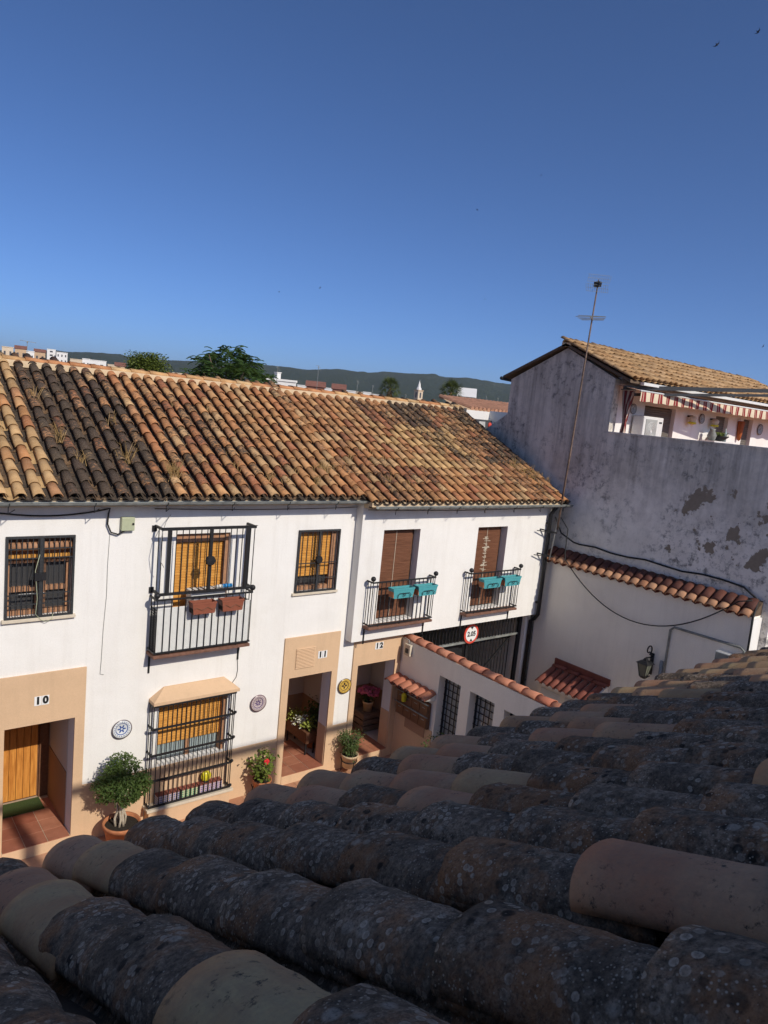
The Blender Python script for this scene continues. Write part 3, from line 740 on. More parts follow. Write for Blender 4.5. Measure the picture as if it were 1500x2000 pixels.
# upper left window
b = MB(); b.box(2.44, 3.41, .19, .21, 4.15, 5.43); w1 = b.build('window', 'pane', A)
f = MB()
for x in (2.44, 2.89, 2.97, 3.35): f.box(x, x+.07, .13, .185, 4.15, 5.06)
for z in (4.15, 4.53, 4.99): f.box(2.44, 3.42, .125, .18, z, z+.08)
f.build('window_frame', 'frame_brown', w1)
f = MB(); f.box(2.44, 3.41, .10, .185, 5.02, 5.43); f.build('blind_box', 'dark_brown', w1)
f = MB(); f.tube([(2.46, .07, 5.27), (3.40, .07, 5.27)], .075, 10); f.build('rolled_blind', 'frame_brown', w1, True)
f = MB(); f.box(2.46, 3.40, .05, .09, 5.07, 5.14); f.build('blind_rail', 'shutter', w1)
f = MB(); f.box(2.66, 3.02, .115, .122, 4.47, 4.495); f.build('white_strip', 'white_plastic', w1)
b = MB(); b.box(2.38, 3.47, -.06, .12, 4.08, 4.135); b.build('window_sill', 'stone', A, bevel=.006)
def grille(house, x0, x1, z0, z1, nb, cross, mid=True, y=-.03):
    b = MB(); t = .035
    b.box(x0, x1, y-.02, y+.02, z1-t, z1); b.box(x0, x1, y-.02, y+.02, z0, z0+t)
    b.box(x0, x0+t, y-.02, y+.02, z0+t, z1-t); b.box(x1-t, x1, y-.02, y+.02, z0+t, z1-t)
    if mid: b.box((x0+x1)/2-.025, (x0+x1)/2+.025, y-.025, y+.02, z0+t, z1-t)
    g = b.build('window_grille', 'dark_iron', house)
    for i in range(nb): vbar('bar', g, x0+t+(x1-x0-2*t)*(i+.5)/nb, y, z0+t, z1-t, .0085, 'dark_iron')
    for z in cross: c = MB(); c.box(x0+t, x1-t, y-.012, y+.006, z-.008, z+.008); c.build('cross_bar', 'dark_iron', g)
    return g
g1 = grille(A, 2.42, 3.43, 4.13, 5.45, 12, (5.25, 5.10, 4.52, 4.36))
b = MB(); b.box(2.83, 3.0, -.075, -.045, 4.74, 4.87); b.build('lock_box', 'black', g1)
# right upper window
b = MB(); b.box(7.67, 8.62, .17, .19, 4.14, 5.38); w2 = b.build('window', 'pane', A)
roller(w2, 7.72, 8.50, .12, 4.42, 5.30, 'shutter', .05)
f = MB(); f.box(7.67, 7.73, .08, .165, 4.14, 5.38); f.box(8.50, 8.62, .05, .165, 4.14, 5.38); f.box(7.73, 8.5, .08, .165, 4.14, 4.22); f.box(7.73, 8.5, .10, .165, 5.3, 5.38); f.build('window_frame', 'frame_brown', w2)
g2 = grille(A, 7.65, 8.64, 4.12, 5.40, 8, (4.72, 4.40))
b = MB(); b.lathe_y([(.001, .05), (.075, .048), (.085, .03), (.085, .0)], (8.15, -.04, 4.79), 8); b.build('lock_box', 'black', g2)
b = MB(); b.box(7.60, 8.69, -.05, .12, 4.065, 4.118); b.build('window_sill', 'stone', A, bevel=.006)
# caged balcony
b = MB(); b.box(5.15, 6.17, .20, .22, 3.36, 5.39); bd = b.build('balcony_door', 'pane', A)
roller(bd, 5.16, 6.10, .13, 3.45, 5.22, 'shutter', .05); f = MB(); f.box(5.15, 5.17, .06, .19, 3.36, 5.39); f.box(6.11, 6.17, .05, .19, 3.36, 5.39); f.box(5.17, 6.11, .08, .19, 5.23, 5.39); f.build('door_frame', 'frame_brown', bd)
BA = balcony(A, 4.70, 6.56, 0, -.34, 3.27, 4.32, 15)
f = MB(); zt, zm = 5.56, 4.42
for z in (zt, zm):
    f.bar((4.74, -.33, z), (6.52, -.33, z), .04, .045)
    for x in (4.75, 6.51): f.bar((x, -.33, z), (x, 0, z), .035, .04)
f.box(4.72, 6.54, -.355, -.325, zt+.024, zt+.030)
for x in (4.88, 6.36): f.bar((x, -.33, zm), (x, -.33, zt), .06, .05)
f.bar((5.64, -.335, zm), (5.64, -.335, zt), .055, .05)
f.build('cage_frame', 'black', BA)
for i in range(12):
    x = 5.0+1.25*i/11
    if abs(x-5.64) > .05: vbar('bar', BA, x, -.33, zm, zt, .009)
for x in (4.755, 6.505):
    for y in (-.31, -.16): vbar('bar', BA, x, y, zm, zt, .009)
b = MB(); b.lathe_y([(.001, .06), (.085, .055), (.095, .03), (.095, .0)], (5.64, -.34, 4.98), 8); b.build('lock_box', 'black', BA)
b = MB()
for x in (4.74, ): b.box(x-.05, x+.03, -.03, -.001, 4.38, 4.48); b.box(x-.05, x+.03, -.03, -.001, 5.47, 5.57)
b.build('wall_plate', 'black', BA)
b = MB(); w_, h_ = 1.76, .78; p_ = .042
def clip_line(c0):      # strip x+z=c0 inside the panel
    pts = []
    for x in (0, w_):
        z = c0-x
        if 0 <= z <= h_: pts.append((x, z))
    for z in (0, h_):
        x = c0-z
        if 0 < x < w_: pts.append((x, z))
    return pts[:2] if len(pts) >= 2 else None
c0 = p_/2
while c0 < w_+h_:
    q = clip_line(c0)
    if q and math.hypot(q[0][0]-q[1][0], q[0][1]-q[1][1]) > .01:
        for fl, yy in ((False, -.302), (True, -.300)):
            (xa, za), (xb, zb) = q
            if fl: xa, xb = w_-xa, w_-xb
            b.bar((4.75+xa, yy, 3.38+za), (4.75+xb, yy, 3.38+zb), .002, .024)
    c0 += p_*1.0
b.box(4.75, 6.51, -.306, -.296, 4.14, 4.17)
b.build('mesh_panel', 'white_plastic', BA)
for x, l in ((4.735, 1), (6.525, 0)):
    b = MB()
    for i in range(7): b.box(x-.002, x+.002, -.30+i*.042, -.28+i*.042, 3.38, 4.16)
    for i in range(18): b.box(x-.0035, x+.0005, -.30, -.02, 3.39+i*.043, 3.41+i*.043)
    b.build('side_mesh', 'dark_iron', BA)
# ground floor window with hood, cage and roller shutter
b = MB(); b.box(5.0, 6.33, .20, .22, 1.10, 2.24); gwin = b.build('ground_window', 'pane', A)
roller(gwin, 5.02, 6.27, .13, 1.42, 2.17, 'shutter', .05)
f = MB(); f.box(5.0, 5.02, .04, .19, 1.1, 2.24); f.box(6.27, 6.33, .04, .19, 1.1, 2.24); f.box(5.02, 6.27, .1, .19, 2.17, 2.24); f.build('window_frame', 'frame_brown', gwin)
f = MB(); f.box(5.60, 5.68, .14, .19, 1.1, 1.41); f.build('mullion', 'frame_brown', gwin)
for a, c in ((5.03, 5.59), (5.69, 6.26)):
    f = MB(); f.box(a, c, .165, .17, 1.11, 1.41); f.build('pane', 'pane_pale', gwin)
b = MB()
lo = [(4.80, -.25, 2.36), (6.47, -.25, 2.36), (6.47, -.001, 2.36), (4.80, -.001, 2.36)]; mi = [(x, y, 2.415) for x, y, z in lo]
tp = [(5.06, -.03, 2.60), (6.24, -.03, 2.60), (6.24, -.001, 2.60), (5.06, -.001, 2.60)]
b.add(lo+mi+tp, [(3, 2, 1, 0)] + [(r_*4+i, r_*4+(i+1) % 4, r_*4+4+(i+1) % 4, r_*4+4+i) for r_ in (0, 1) for i in range(4)] + [(8, 9, 10, 11)])
b.build('window_hood', 'peach', A)
b = MB(); b.box(4.82, 6.42, -.22, -.001, 0, .335); b.build('window_base', 'peach', A)
b = MB(); b.box(4.77, 6.47, -.27, -.001, .335, .385); b.build('window_sill', 'stone', A, bevel=.006)
b = MB(); X0, X1, YF = 4.80, 6.42, -.22
for z in (2.335, 1.91, 1.41, .92, .42):
    b.box(X0, X1, YF-.012, YF+.012, z-.018, z+.018)
    for x in (X0, X1-.02): b.box(x, x+.02, YF+.012, -.001, z-.018, z+.018)
    if z < 2.3:
        for x in (X0, X1): b.ball((x, YF-.01, z+.03), .03, 6, 4)
wg = b.build('window_cage', 'black', A)
for i in range(19): vbar('bar', wg, X0+.02+(X1-X0-.04)*i/18, YF, .42, 2.34, .009)
for x in (X0+.01, X1-.01):
    for y in (-.14, -.05): vbar('bar', wg, x, y, .42, 2.34, .009)
# eave, roof, gutter
b = MB(); b.box(-6, 9.02, -.275, -.001, 5.985, 6.105); b.box(-6, 9.02, -.16, -.001, 5.93, 5.985); b.build('eave_moulding', 'cream', A)
gutter(A, -6, 9.06, -.345, 6.035, .062, 1.15)
rowsA = [2.532+.2526*i for i in range(-30, 26)]
house_roof(A, rowsA, -.385, 6.20, 3.73, -5.2, 9.02, random.Random(11))

# ---------------------------------------------------------------- house with door 12 and the garage
B = thing('terraced_house', 'white house with two shuttered balconies over door 12 and garage', 'house', (12, 0, 0))
wall_holes(9.031, 15.12, 2.98, 6.12, [(9.63, 10.66, 3.36, 5.385), (12.49, 13.52, 3.36, 5.37)], -.23, .06).build('upper_wall', 'white', B)
wall_holes(9.031, 15.12, -.05, 2.98, [(9.43, 10.49, -1, 2.34), (11.0, 14.93, -1, 2.96)], 0, .29).build('wall', 'white', B)
b = MB(); b.box(14.9, 15.2, .29, 7.4, 0, 6.1); b.box(9.05, 14.9, 7.4, 7.7, 0, 6.1); b.build('rear_wall', 'white', B)
wall_holes(9.29, 10.66, 0, 2.975, [(9.43, 10.49, -1, 2.34)], -.036, -.001).build('door_surround', 'peach', B)
porch(B, 9.43, 10.49, 2.34, 1.35, wide=.46); landing(B, 9.43, 10.49, 1.33)
for s0, s1, sp in ((9.63, 10.66, False), (12.49, 13.52, True)):
    b = MB(); b.box(s0, s1, -.02, 0, 3.37, 5.38); bl = b.build('balcony_door', 'dark_brown', B)
    roller(bl, s0+.01, s1-.10, -.07, 3.40, 5.33, 'blind', .028, 'slat_blind')
    f = MB(); f.tube([((s0+s1)/2-.04, -.088, 3.42), ((s0+s1)/2-.04, -.088, 5.33)], .006, 5); f.build('blind_cord', 'stone', bl)
    if sp:
        f = MB(); rg = random.Random(3)
        for i in range(46):
            z = 4.25+.85*rg.random(); l = .05+.09*rg.random(); x = (s0+s1)/2-.04
            f.bar((x-l*rg.random(), -.087, z), (x+l*rg.random(), -.087, z+rg.uniform(-.01, .01)), .004, .010)
        f.build('worn_slats', 'stone', bl)
B1 = balcony(B, 9.28, 11.09, -.23, -.46, 3.28, 4.31, 16)
B2 = balcony(B, 12.18, 13.96, -.23, -.46, 3.27, 4.31, 16)
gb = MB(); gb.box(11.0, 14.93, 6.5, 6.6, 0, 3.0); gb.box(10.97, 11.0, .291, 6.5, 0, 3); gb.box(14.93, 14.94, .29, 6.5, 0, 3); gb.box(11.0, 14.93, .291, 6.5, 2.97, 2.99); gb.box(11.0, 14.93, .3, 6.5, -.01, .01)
gb.build('garage_passage', 'passage_dark', B)
# sliding gate: barred upper panel with a pale rail, braced barred leaf below
b = MB(); b.box(11.02, 14.92, .10, .15, 2.86, 2.95); b.box(14.80, 14.92, .10, .16, 0, 2.86); gate = b.build('garage_gate', 'black', B)
b = MB(); b.box(11.02, 14.79, .09, .15, 2.36, 2.41); b.build('gate_rail', 'zinc', gate)
for i in range(34): vbar('bar', gate, 11.06+3.68*i/33, .12, 2.41, 2.86, .012)
b = MB(); b.box(13.1, 14.78, .30, .34, 2.22, 2.28); b.box(13.1, 14.78, .30, .34, .1, .18); b.bar((13.15, .31, .9), (14.7, .31, 2.2), .04, .05); b.box(13.1, 13.16, .3, .34, .18, 2.22)
b.build('gate_frame', 'black', gate)
for i in range(14): vbar('bar', gate, 13.2+1.55*i/13, .33, .18, 2.22, .012)
b = MB(); b.box(11.02, 13.0, .33, .36, .05, 2.3); b.build('dark_interior_sheet', 'black', gate)  # added black sheet stands in for the dark depth of the passage
b = MB(); b.box(9.031, 15.12, -.505, -.231, 5.93, 6.02); b.box(9.031, 15.12, -.38, -.231, 5.88, 5.93); b.build('eave_moulding', 'cream', B)
gutter(B, 9.12, 15.45, -.575, 5.945, .060, .95)
house_roof(B, [9.04+.2463*i for i in range(26)], -.57, 6.112, 3.73, 9.06, 15.45, random.Random(12))
b = MB(); b.tube([(15.02, -.50, 5.93), (15.02, -.38, 5.78), (15.0, -.32, 5.65), (15.0, -.32, 3.0), (15.03, -.20, 2.85), (15.06, -.06, 2.75), (15.06, -.06, 0)], .05, 10); b.build('downpipe', 'black', B, True)
for z in (5.4, 3.3): b = MB(); b.box(14.94, 15.06, -.33, -.231, z, z+.04); b.build('pipe_clamp', 'black', B)

# ---------------------------------------------------------------- things on the two houses
def plate(label, c, rad, bgc, ink, rim, petals):
    g = thing('ceramic_plate', label, 'plate', (c[0], 0, c[1]), 'ceramic plates on the facade')
    b = MB(); b.lathe_y([(.0001, .022), (rad*.55, .022), (rad*.62, .030), (rad, .045), (rad, .030), (rad*.6, .004), (.0001, .004)], (c[0], -.001, c[1]), 40)
    o = b.build('dish', plate_mat('painted_'+label.split()[0]+'_plate', bgc, ink, rim, (c[0], 0, c[1]), rad, petals, 0), g, True)
plate('white plate with blue star and dotted rim beside the ficus', (4.33, 1.95), .175, (0.66, 0.68, 0.68), (0.04, 0.09, 0.28), (0.13, 0.10, 0.11), 6)
plate('purple and white flowered plate left of door 11', (7.02, 1.93), .175, (0.50, 0.42, 0.40), (0.09, 0.05, 0.15), (0.13, 0.06, 0.08), 8)
plate('yellow and black star plate between doors 11 and 12', (9.12, 1.93), .17, (0.62, 0.40, 0.08), (0.05, 0.035, 0.03), (0.10, 0.06, 0.04), 4)
def number(txt, label, x, z):
    t = thing('house_number', label, 'house number', (x, 0, z), 'house number tiles')
    w = .115
    for i, ch in enumerate(txt):
        xx = x+(i-(len(txt)-1)/2)*w; b = MB(); b.box(xx-w/2+.003, xx+w/2-.003, -.044, -.0365, z-.078, z+.078); tl = b.build('number_tile', 'sign_white', t)
        inst('digit', text_mesh(ch, .165, 'sign_black', .004, .009), tl, (xx, -.0465, z), (math.pi/2, 0, 0))
number('10', 'white tile number 10 over the leftmost door', 3.0, 2.73)
number('11', 'white tile number 11 beside the louvred vent', 8.46, 2.74)
number('12', 'white tile number 12 over the rightmost door', 9.97, 2.73)
s = thing('height_limit_sign', 'round red-rimmed 2.05 height limit sign on the black gate', 'sign', (12.98, .06, 2.6))
b = MB(); b.lathe_y([(.0001, .0), (.25, .0), (.25, .02), (.0001, .02)], (12.98, .075, 2.60), 40); b.build('red_rim', 'red', s)
b = MB(); b.lathe_y([(.0001, .004), (.195, .004), (.195, .0), (.0001, .0)], (12.98, .054, 2.60), 40); b.build('white_disc', 'sign_white', s)
inst('lettering', text_mesh('2.05', .17, 'sign_black'), s, (12.98, .047, 2.60), (math.pi/2, 0, 0))
for sg in (1, -1):
    b = MB(); z = 2.60+sg*.185; b.add([(12.93, .049, z), (13.03, .049, z), (12.98, .049, z-sg*.07), (12.93, .046, z), (13.03, .046, z), (12.98, .046, z-sg*.07)], ((0, 1, 2), (5, 4, 3), (0, 3, 4, 1), (1, 4, 5, 2), (2, 5, 3, 0))); b.build('arrow', 'sign_black', s)
for i, (x0, x1, lab) in enumerate(((5.28, 5.74, 'brown plastic window box on the caged balcony, nearer the house number 10'), (5.84, 6.28, 'brown plastic window box at the right end of the caged balcony'))):
    planter('window_box', lab, x0, x1, -.43, 4.06, 4.27, 'brown_plastic', 'brown window boxes', False)
for x0, x1, lab in ((9.70, 10.30, 'turquoise planter at the left on the balcony above number 12'), (10.40, 10.97, 'turquoise planter at the right on the balcony above number 12'), (12.44, 13.06, 'turquoise planter at the left on the balcony above the height sign'), (13.16, 13.76, 'turquoise planter at the right on the balcony above the height sign')):
    planter('window_box', lab, x0, x1, -.56, 3.98, 4.20, 'turquoise', 'turquoise planters')
b = MB(); b.box(5.36, 6.02, -.27, -.04, 3.82, 4.42); ac0 = thing('air_conditioner', 'cream air conditioner standing inside the caged balcony', 'air conditioner', (5.7, -.15, 3.33))
b.build('casing', 'white_plastic', ac0, bevel=.01)
b = MB()
for i in range(6): b.box(5.42+i*.1, 5.435+i*.1, -.275, -.035, 4.421, 4.427)
b.build('grille_slot', 'dark_iron', ac0)
b = MB(); b.box(5.4, 5.98, -.25, -.06, 3.326, 3.82); b.build('support', 'dark_iron', ac0)
t = thing('cleaning_bottle', 'blue and white bottle lying on the caged balcony rail', 'bottle', (5.98, -.24, 4.36))
b = MB(); b.tube([(5.86, -.2, 4.45), (5.98, -.21, 4.455)], .03, 10); b.build('bottle_neck', 'white_plastic', t, True)
b = MB(); b.tube([(5.98, -.21, 4.455), (6.16, -.22, 4.455)], .036, 10); b.build('bottle_body', plain('blue_plastic', (0.03, 0.24, 0.55), .4), t, True)
jb = thing('junction_box', 'pale green plastic junction box under the left eave', 'junction box', (4.25, 0, 5.5))
b = MB(); b.box(4.14, 4.36, -.09, -.002, 5.50, 5.73); b.build('box_body', 'green_plastic', jb, bevel=.012)
b = MB(); b.lathe_y([(.0001, .02), (.018, .018), (.018, 0)], (4.33, -.088, 5.62), 10); b.build('lock', 'black', jb)
def cable(label, pts, r, mat, name='cable'):
    b = MB(); b.tube(pts, r, 6); o = b.build(name, mat, None, True); return tag(o, label, 'cable')
cable('black cable sagging along the left eave to the junction box', catenary((-5, -.06, 5.86), (2.2, -.05, 5.83), .05)+catenary((2.3, -.05, 5.83), (3.95, -.05, 5.88), .08)[1:]+[(3.93, -.05, 5.80), (3.92, -.05, 5.62), (3.98, -.05, 5.48), (4.10, -.05, 5.44), (4.2, -.04, 5.49)], .014, 'black_plastic')
cable('thin pale cable running down the wall left of the caged balcony', [(3.98, -.008, 5.45), (3.965, -.008, 4.9), (3.97, -.008, 4.4), (3.94, -.008, 3.8), (3.93, -.008, 3.25), (3.92, -.008, 3.02), (3.98, -.008, 3.0)], .005, 'grey_cable')
cable('loose pale wire looping over the caged balcony corner', [(5.0, -.02, 5.75), (4.85, -.2, 5.66), (4.74, -.34, 5.5), (4.70, -.36, 5.25), (4.74, -.35, 5.0), (4.80, -.34, 4.9)], .006, 'grey_cable')
cable('thin wire from balcony bracket down to the window hood', [(6.50, -.01, 2.90), (6.52, -.012, 2.7), (6.50, -.012, 2.55), (6.42, -.02, 2.45)], .005, 'black_plastic')
cable('pale green wire hanging through the upper left window grille', [(2.90, -.06, 5.16), (2.84, -.06, 4.9), (2.88, -.06, 4.45), (2.86, -.06, 4.2), (2.94, -.065, 4.1), (3.02, -.065, 4.06), (3.10, -.065, 4.1), (3.12, -.06, 4.18)], .005, 'green_plastic')
cable('black cable strung under the middle eave', catenary((4.7, -.06, 5.87), (9.0, -.06, 5.86), .03), .008, 'black_plastic')
cable('black cable strung under the right eave', catenary((9.1, -.30, 5.84), (14.9, -.3, 5.84), .04), .008, 'black_plastic')
# television mast at the right corner
m = thing('television_mast', 'tall leaning rusty mast with two aerials at the roof corner', 'aerial', (14.95, -.50, 4.5))
b = MB(); b.tube([(14.94, -.50, 4.5), (15.10, -.50, 5.8), (15.16, -.50, 7.0)], .014, 8); b.build('lower_pole', 'grey_cable', m, True)
b = MB(); b.tube([(15.06, -.53, 5.3), (15.17, -.53, 7.2), (15.26, -.53, 9.3), (15.37, -.53, 11.55)], [.024, .024, .021, .017], 8); b.build('pole', 'rust', m, True)
for z in (5.25, 4.62): b = MB(); b.bar((14.75, -.24, z+.02), (15.02, -.56, z-.03), .03, .03); b.bar((14.55, -.3, z), (15.1, -.5, z-.05), .02, .02); b.build('wall_bracket', 'black', m)
def yagi(part, c, n, spread, depth):
    b = MB(); c = Vector(c); d = Vector((.85, .52, 0)); s = Vector((-.52, .85, 0))
    b.bar(c-d*depth, c+d*depth, .02, .02); return b, c, d, s
b, c, d, s_ = yagi(m, (15.30, -.53, 10.60), 3, .4, .3)
for k, l in ((-.28, .36), (-.05, .33), (.12, .30), (.28, .27)): b.tube([c+d*k-s_*l+Vector((0, 0, .02)), c+d*k+s_*l], .008, 5)
b.tube([c-d*.05-s_*.33+Vector((0, 0, .06)), c-d*.05+s_*.33+Vector((0, 0, .06))], .008, 5); b.build('yagi_aerial', 'zinc', m)
b = MB(); c = Vector((15.37, -.50, 11.45)); a1 = Vector((.8, -.6, 0))
for z0, z1, tilt in ((.03, .20, .05), (-.20, -.03, -.05)):
    for i in range(11):
        o = a1*(-.27+.054*i); b.bar(c+o+Vector((-.05, -.07, z0))*1.0, c+o+Vector((-.05+tilt, -.07, z1)), .005, .005)
    for z in (z0, (z0+z1)/2, z1): b.bar(c-a1*.27+Vector((-.05, -.07, z)), c+a1*.27+Vector((-.05, -.07, z)), .006, .006)
b.build('grid_aerial', 'zinc', m)
b = MB(); b.box(15.32, 15.42, -.60, -.44, 11.38, 11.5); b.bar((15.37, -.5, 11.42), (15.2, -.75, 11.40), .03, .03); b.build('aerial_head', 'black', m)

# ---------------------------------------------------------------- potted plants and porch things
def pot(t, c, r1, r0, h, mat='terracotta', band=True):
    b = MB(); rim = .045 if r1 > .2 else .03
    b.lathe([(.001, 0), (r0, 0), (r1*.93, h-rim*2), (r1*.95, h-rim*2), (r1*.95, h-rim*1.6), (r1*1.0, h-rim*1.6), (r1*1.03, h-rim*.4), (r1*1.02, h), (r1*.93, h), (r1*.9, h-.06), (.001, h-.065)], c, 36)
    b.build('pot', mat, t, True)
    s = MB(); s.lathe([(.001, h-.05), (r1*.89, h-.055), (r1*.89, h-.07)], c, 24); s.build('soil', 'soil', t)
fx = thing('potted_ficus', 'round clipped ficus with pale braided trunks in large terracotta pot', 'potted tree', (4.25, -.46, 0))
pot(fx, (4.25, -.46, 0), .31, .21, .46)
rg = random.Random(21); b = MB()
for i in range(6):
    a = i*1.047; x0, y0 = 4.22+.075*math.cos(a), -.46+.075*math.sin(a)
    b.tube([(x0, y0, .38), (x0+.02*math.cos(a*3), y0+.02*math.sin(a), .55), (x0-.03*math.cos(a), y0-.03*math.sin(a), .7), (4.22+.12*math.cos(a+.5), -.46+.12*math.sin(a+.5), .92), (4.22+.25*math.cos(a+.7), -.46+.22*math.sin(a+.7), 1.2)], [.024, .02, .021, .015, .006], 7)
b.build('trunk', 'bark', fx, True)
b = MB(); pts = []
lob = [((4.22, -.46, 1.22), .44, .40), ((4.22, -.46, 1.48), .27, .26), ((4.50, -.50, 1.12), .22, .22), ((3.95, -.46, 1.15), .24, .24), ((4.25, -.66, 1.1), .22, .22), ((4.22, -.25, 1.15), .25, .25)]
while len(pts) < 6200:
    c, rr, rz = rg.choice(lob); v = Vector((rg.gauss(0, 1), rg.gauss(0, 1), rg.gauss(0, 1))).normalized()*(rg.random()**.28)
    p = Vector(c)+Vector((v.x*rr, v.y*rr, v.z*rz))
    if mnoise.noise(p*7) > -.22: pts.append(p)
leaves(b, pts, .05, rg, .5); b.build('crown', 'ficus', fx)
hb_ = thing('potted_hibiscus', 'leafy hibiscus with one red flower in small pot on iron stand', 'potted plant', (7.08, -.30, 0))
pot(hb_, (7.08, -.30, .14), .19, .13, .30)
def stand(t, c, r, z):
    b = MB(); b.tube([(c[0]+r*math.cos(i*.393), c[1]+r*math.sin(i*.393), z) for i in range(17)], .009, 6)
    for i in range(3):
        a = i*2.09+.5; x, y = c[0]+r*math.cos(a), c[1]+r*math.sin(a)
        b.tube([(x+.03*math.cos(a), y+.03*math.sin(a), z+.07), (x, y, z), (x, y, .06), (x+.05*math.cos(a), y+.05*math.sin(a), .01), (x+.08*math.cos(a), y+.08*math.sin(a), .03)], .009, 6)
    b.build('stand', 'black', t, True)
stand(hb_, (7.08, -.30), .175, .24)
def bush(t, c, rad, hz, n, size, mat, rg, nst=7, stem='dark_bark', asp=.45):
    b = MB(); tips = []
    for i in range(nst):
        a = i*2*math.pi/nst+rg.uniform(-.3, .3); k = rg.uniform(.35, 1)
        tip = Vector((c[0]+rad*k*math.cos(a), c[1]+rad*k*math.sin(a), c[2]+hz*rg.uniform(.65, 1.0))); tips.append(tip)
        b.tube([c, Vector(c).lerp(tip, .5)+Vector((0, 0, .05)), tip], [.012, .009, .004], 5)
    b.build('stem', stem, t, True); b = MB(); pts = []
    for i in range(n):
        tip = rg.choice(tips); f_ = rg.uniform(.25, 1.05); p = Vector(c).lerp(tip, f_)
        pts.append(p+Vector((rg.gauss(0, rad*.2), rg.gauss(0, rad*.2), rg.gauss(0, hz*.1))))
    leaves(b, pts, size, rg, .15, asp); b.build('crown', mat, t); return tips
rg = random.Random(5); tips = bush(hb_, (7.06, -.30, .42), .33, .55, 330, .085, 'hibiscus', rg, 9, asp=.62)
b = MB()
for i in range(5):
    a = i*1.257; b.ball((7.03+.035*math.cos(a), -.50, .90+.035*math.sin(a)), .034, 8, 5, (1, .5, 1))
b.build('flower', 'red_flower', hb_, True)
sp = thing('potted_shrub', 'upright small-leaved shrub in clay pot on scrolled iron stand', 'potted plant', (9.25, -.28, 0))
pot(sp, (9.25, -.28, .16), .185, .14, .29, 'cream'); stand(sp, (9.25, -.28), .17, .30)
rg = random.Random(6); bush(sp, (9.25, -.28, .42), .30, .50, 1500, .055, 'shrub', rg, 22, asp=.4)
cr = thing('wooden_crate', 'old slatted wooden crate in the porch of door 12', 'crate', (10.66, 1.04, .2))
for z in (.22, .37, .52):
    for bx0 in ((10.44, 10.90, .82, .84), (10.44, 10.90, 1.22, 1.24), (10.42, 10.439, .82, 1.24), (10.901, 10.92, .82, 1.24)):
        b = MB(); b.box(*bx0, z, z+.12); b.build('slat', 'crate_wood', cr)
b = MB(); b.box(10.42, 10.92, .82, 1.24, .645, .665); b.build('lid', 'crate_wood', cr)
for x in (10.45, 10.86):
    for y in (.845, 1.185): b = MB(); b.box(x, x+.03, y, y+.03, .201, .644); b.build('corner_post', 'crate_wood', cr)
pf = thing('potted_flowers', 'pink flowers in a pale pot standing on the crate', 'potted plant', (10.66, 1.0, .665))
pot(pf, (10.66, 1.0, .665), .13, .10, .24, 'cream'); rg = random.Random(8); tips = bush(pf, (10.66, 1.0, .88), .26, .32, 160, .09, 'shrub', rg, 16, asp=.6)
b = MB()
for tp_ in tips:
    for k in range(5): b.ball(tp_+Vector((rg.gauss(0, .03), rg.gauss(0, .03), rg.gauss(.02, .02))), .04, 7, 5)
b.build('flowers', 'pink_flower', pf, True)
tr = thing('flower_trough', 'dark trough of white and pale green flowers in door 11 porch', 'planter', (8.72, .95, .2))
b = MB(); b.box(8.60, 8.86, .50, 1.34, .46, .72); b.build('trough', 'dark_brown', tr, bevel=.01)
for x in (8.61, 8.82):
    for y in (.52, 1.29): b = MB(); b.box(x, x+.03, y, y+.03, .201, .459); b.build('leg', 'black', tr)
rg = random.Random(9)
for mat, cy, n in (('pale_leaf', .64, 170), ('white_flower', .90, 170), ('pale_leaf', 1.16, 190)):
    b = MB(); pts = [Vector((8.72+rg.gauss(0, .08), cy+rg.gauss(0, .08), .78+abs(rg.gauss(0, .09)))) for i in range(n)]
    leaves(b, pts, .06, rg, 0, .6); tag(b.build('flower_clump', mat, tr), kind='stuff')
dk = thing('porch_plant', 'dark leafy plant behind the flower trough in porch 11', 'plant', (8.98, .8, .2)); rg = random.Random(10)
pot(dk, (8.97, .8, .2), .13, .1, .3, 'terracotta'); bush(dk, (8.97, .8, .5), .24, .75, 420, .09, 'tree_green', rg, 12)
for x, lab in ((8.42, 'small dark wall plaque deep in porch 11, at the left'), (8.80, 'small dark wall plaque deep in porch 11, at the right')):
    b = MB(); b.lathe_y([(.001, .03), (.09, .03), (.1, 0)], (x, 1.548, 1.95), 8); tag(b.build('wall_plaque', 'dark_brown'), lab, 'plaque', 'plaques in porch 11')
dm = thing('doormat', 'green doormat in front of the wooden door 10', 'doormat', (2.95, 1.15, .2))
b = MB(); b.box(2.50, 3.36, .98, 1.40, .203, .225); b.build('pile', 'doormat', dm, bevel=.006)
# painted troughs and a yellow ornament on the window base
for k, (x0, x1, mt, lab) in enumerate(((4.98, 5.40, 'pat_blue', 'blue and white tiled trough at the left behind the window cage'), (5.43, 5.76, 'pat_green', 'green tiled trough in the middle behind the window cage'), (5.79, 6.26, 'pat_violet', 'violet and white tiled trough at the right behind the window cage'))):
    t = thing('tiled_trough', lab, 'planter', ((x0+x1)/2, -.12, .385), 'tiled troughs on the window base')
    b = MB(); b.box(x0, x1, -.19, -.06, .386, .57); b.build('glazed_front', mt, t)
    b = MB(); b.box(x0-.004, x1+.004, -.195, -.055, .571, .585); b.build('rim', 'maroon', t)
yo = thing('glass_ball', 'shiny yellow ball among the tiled troughs behind the window cage', 'ornament', (5.93, -.13, .59))
b = MB(); b.ball((5.95, -.12, .70), .105, 20, 14, (1, .6, 1)); b.build('ball', 'yellow', yo, True)
b = MB(); b.tube([(5.95, -.12, .585), (5.95, -.12, .61)], .05, 10); b.build('foot', 'dark_iron', yo)

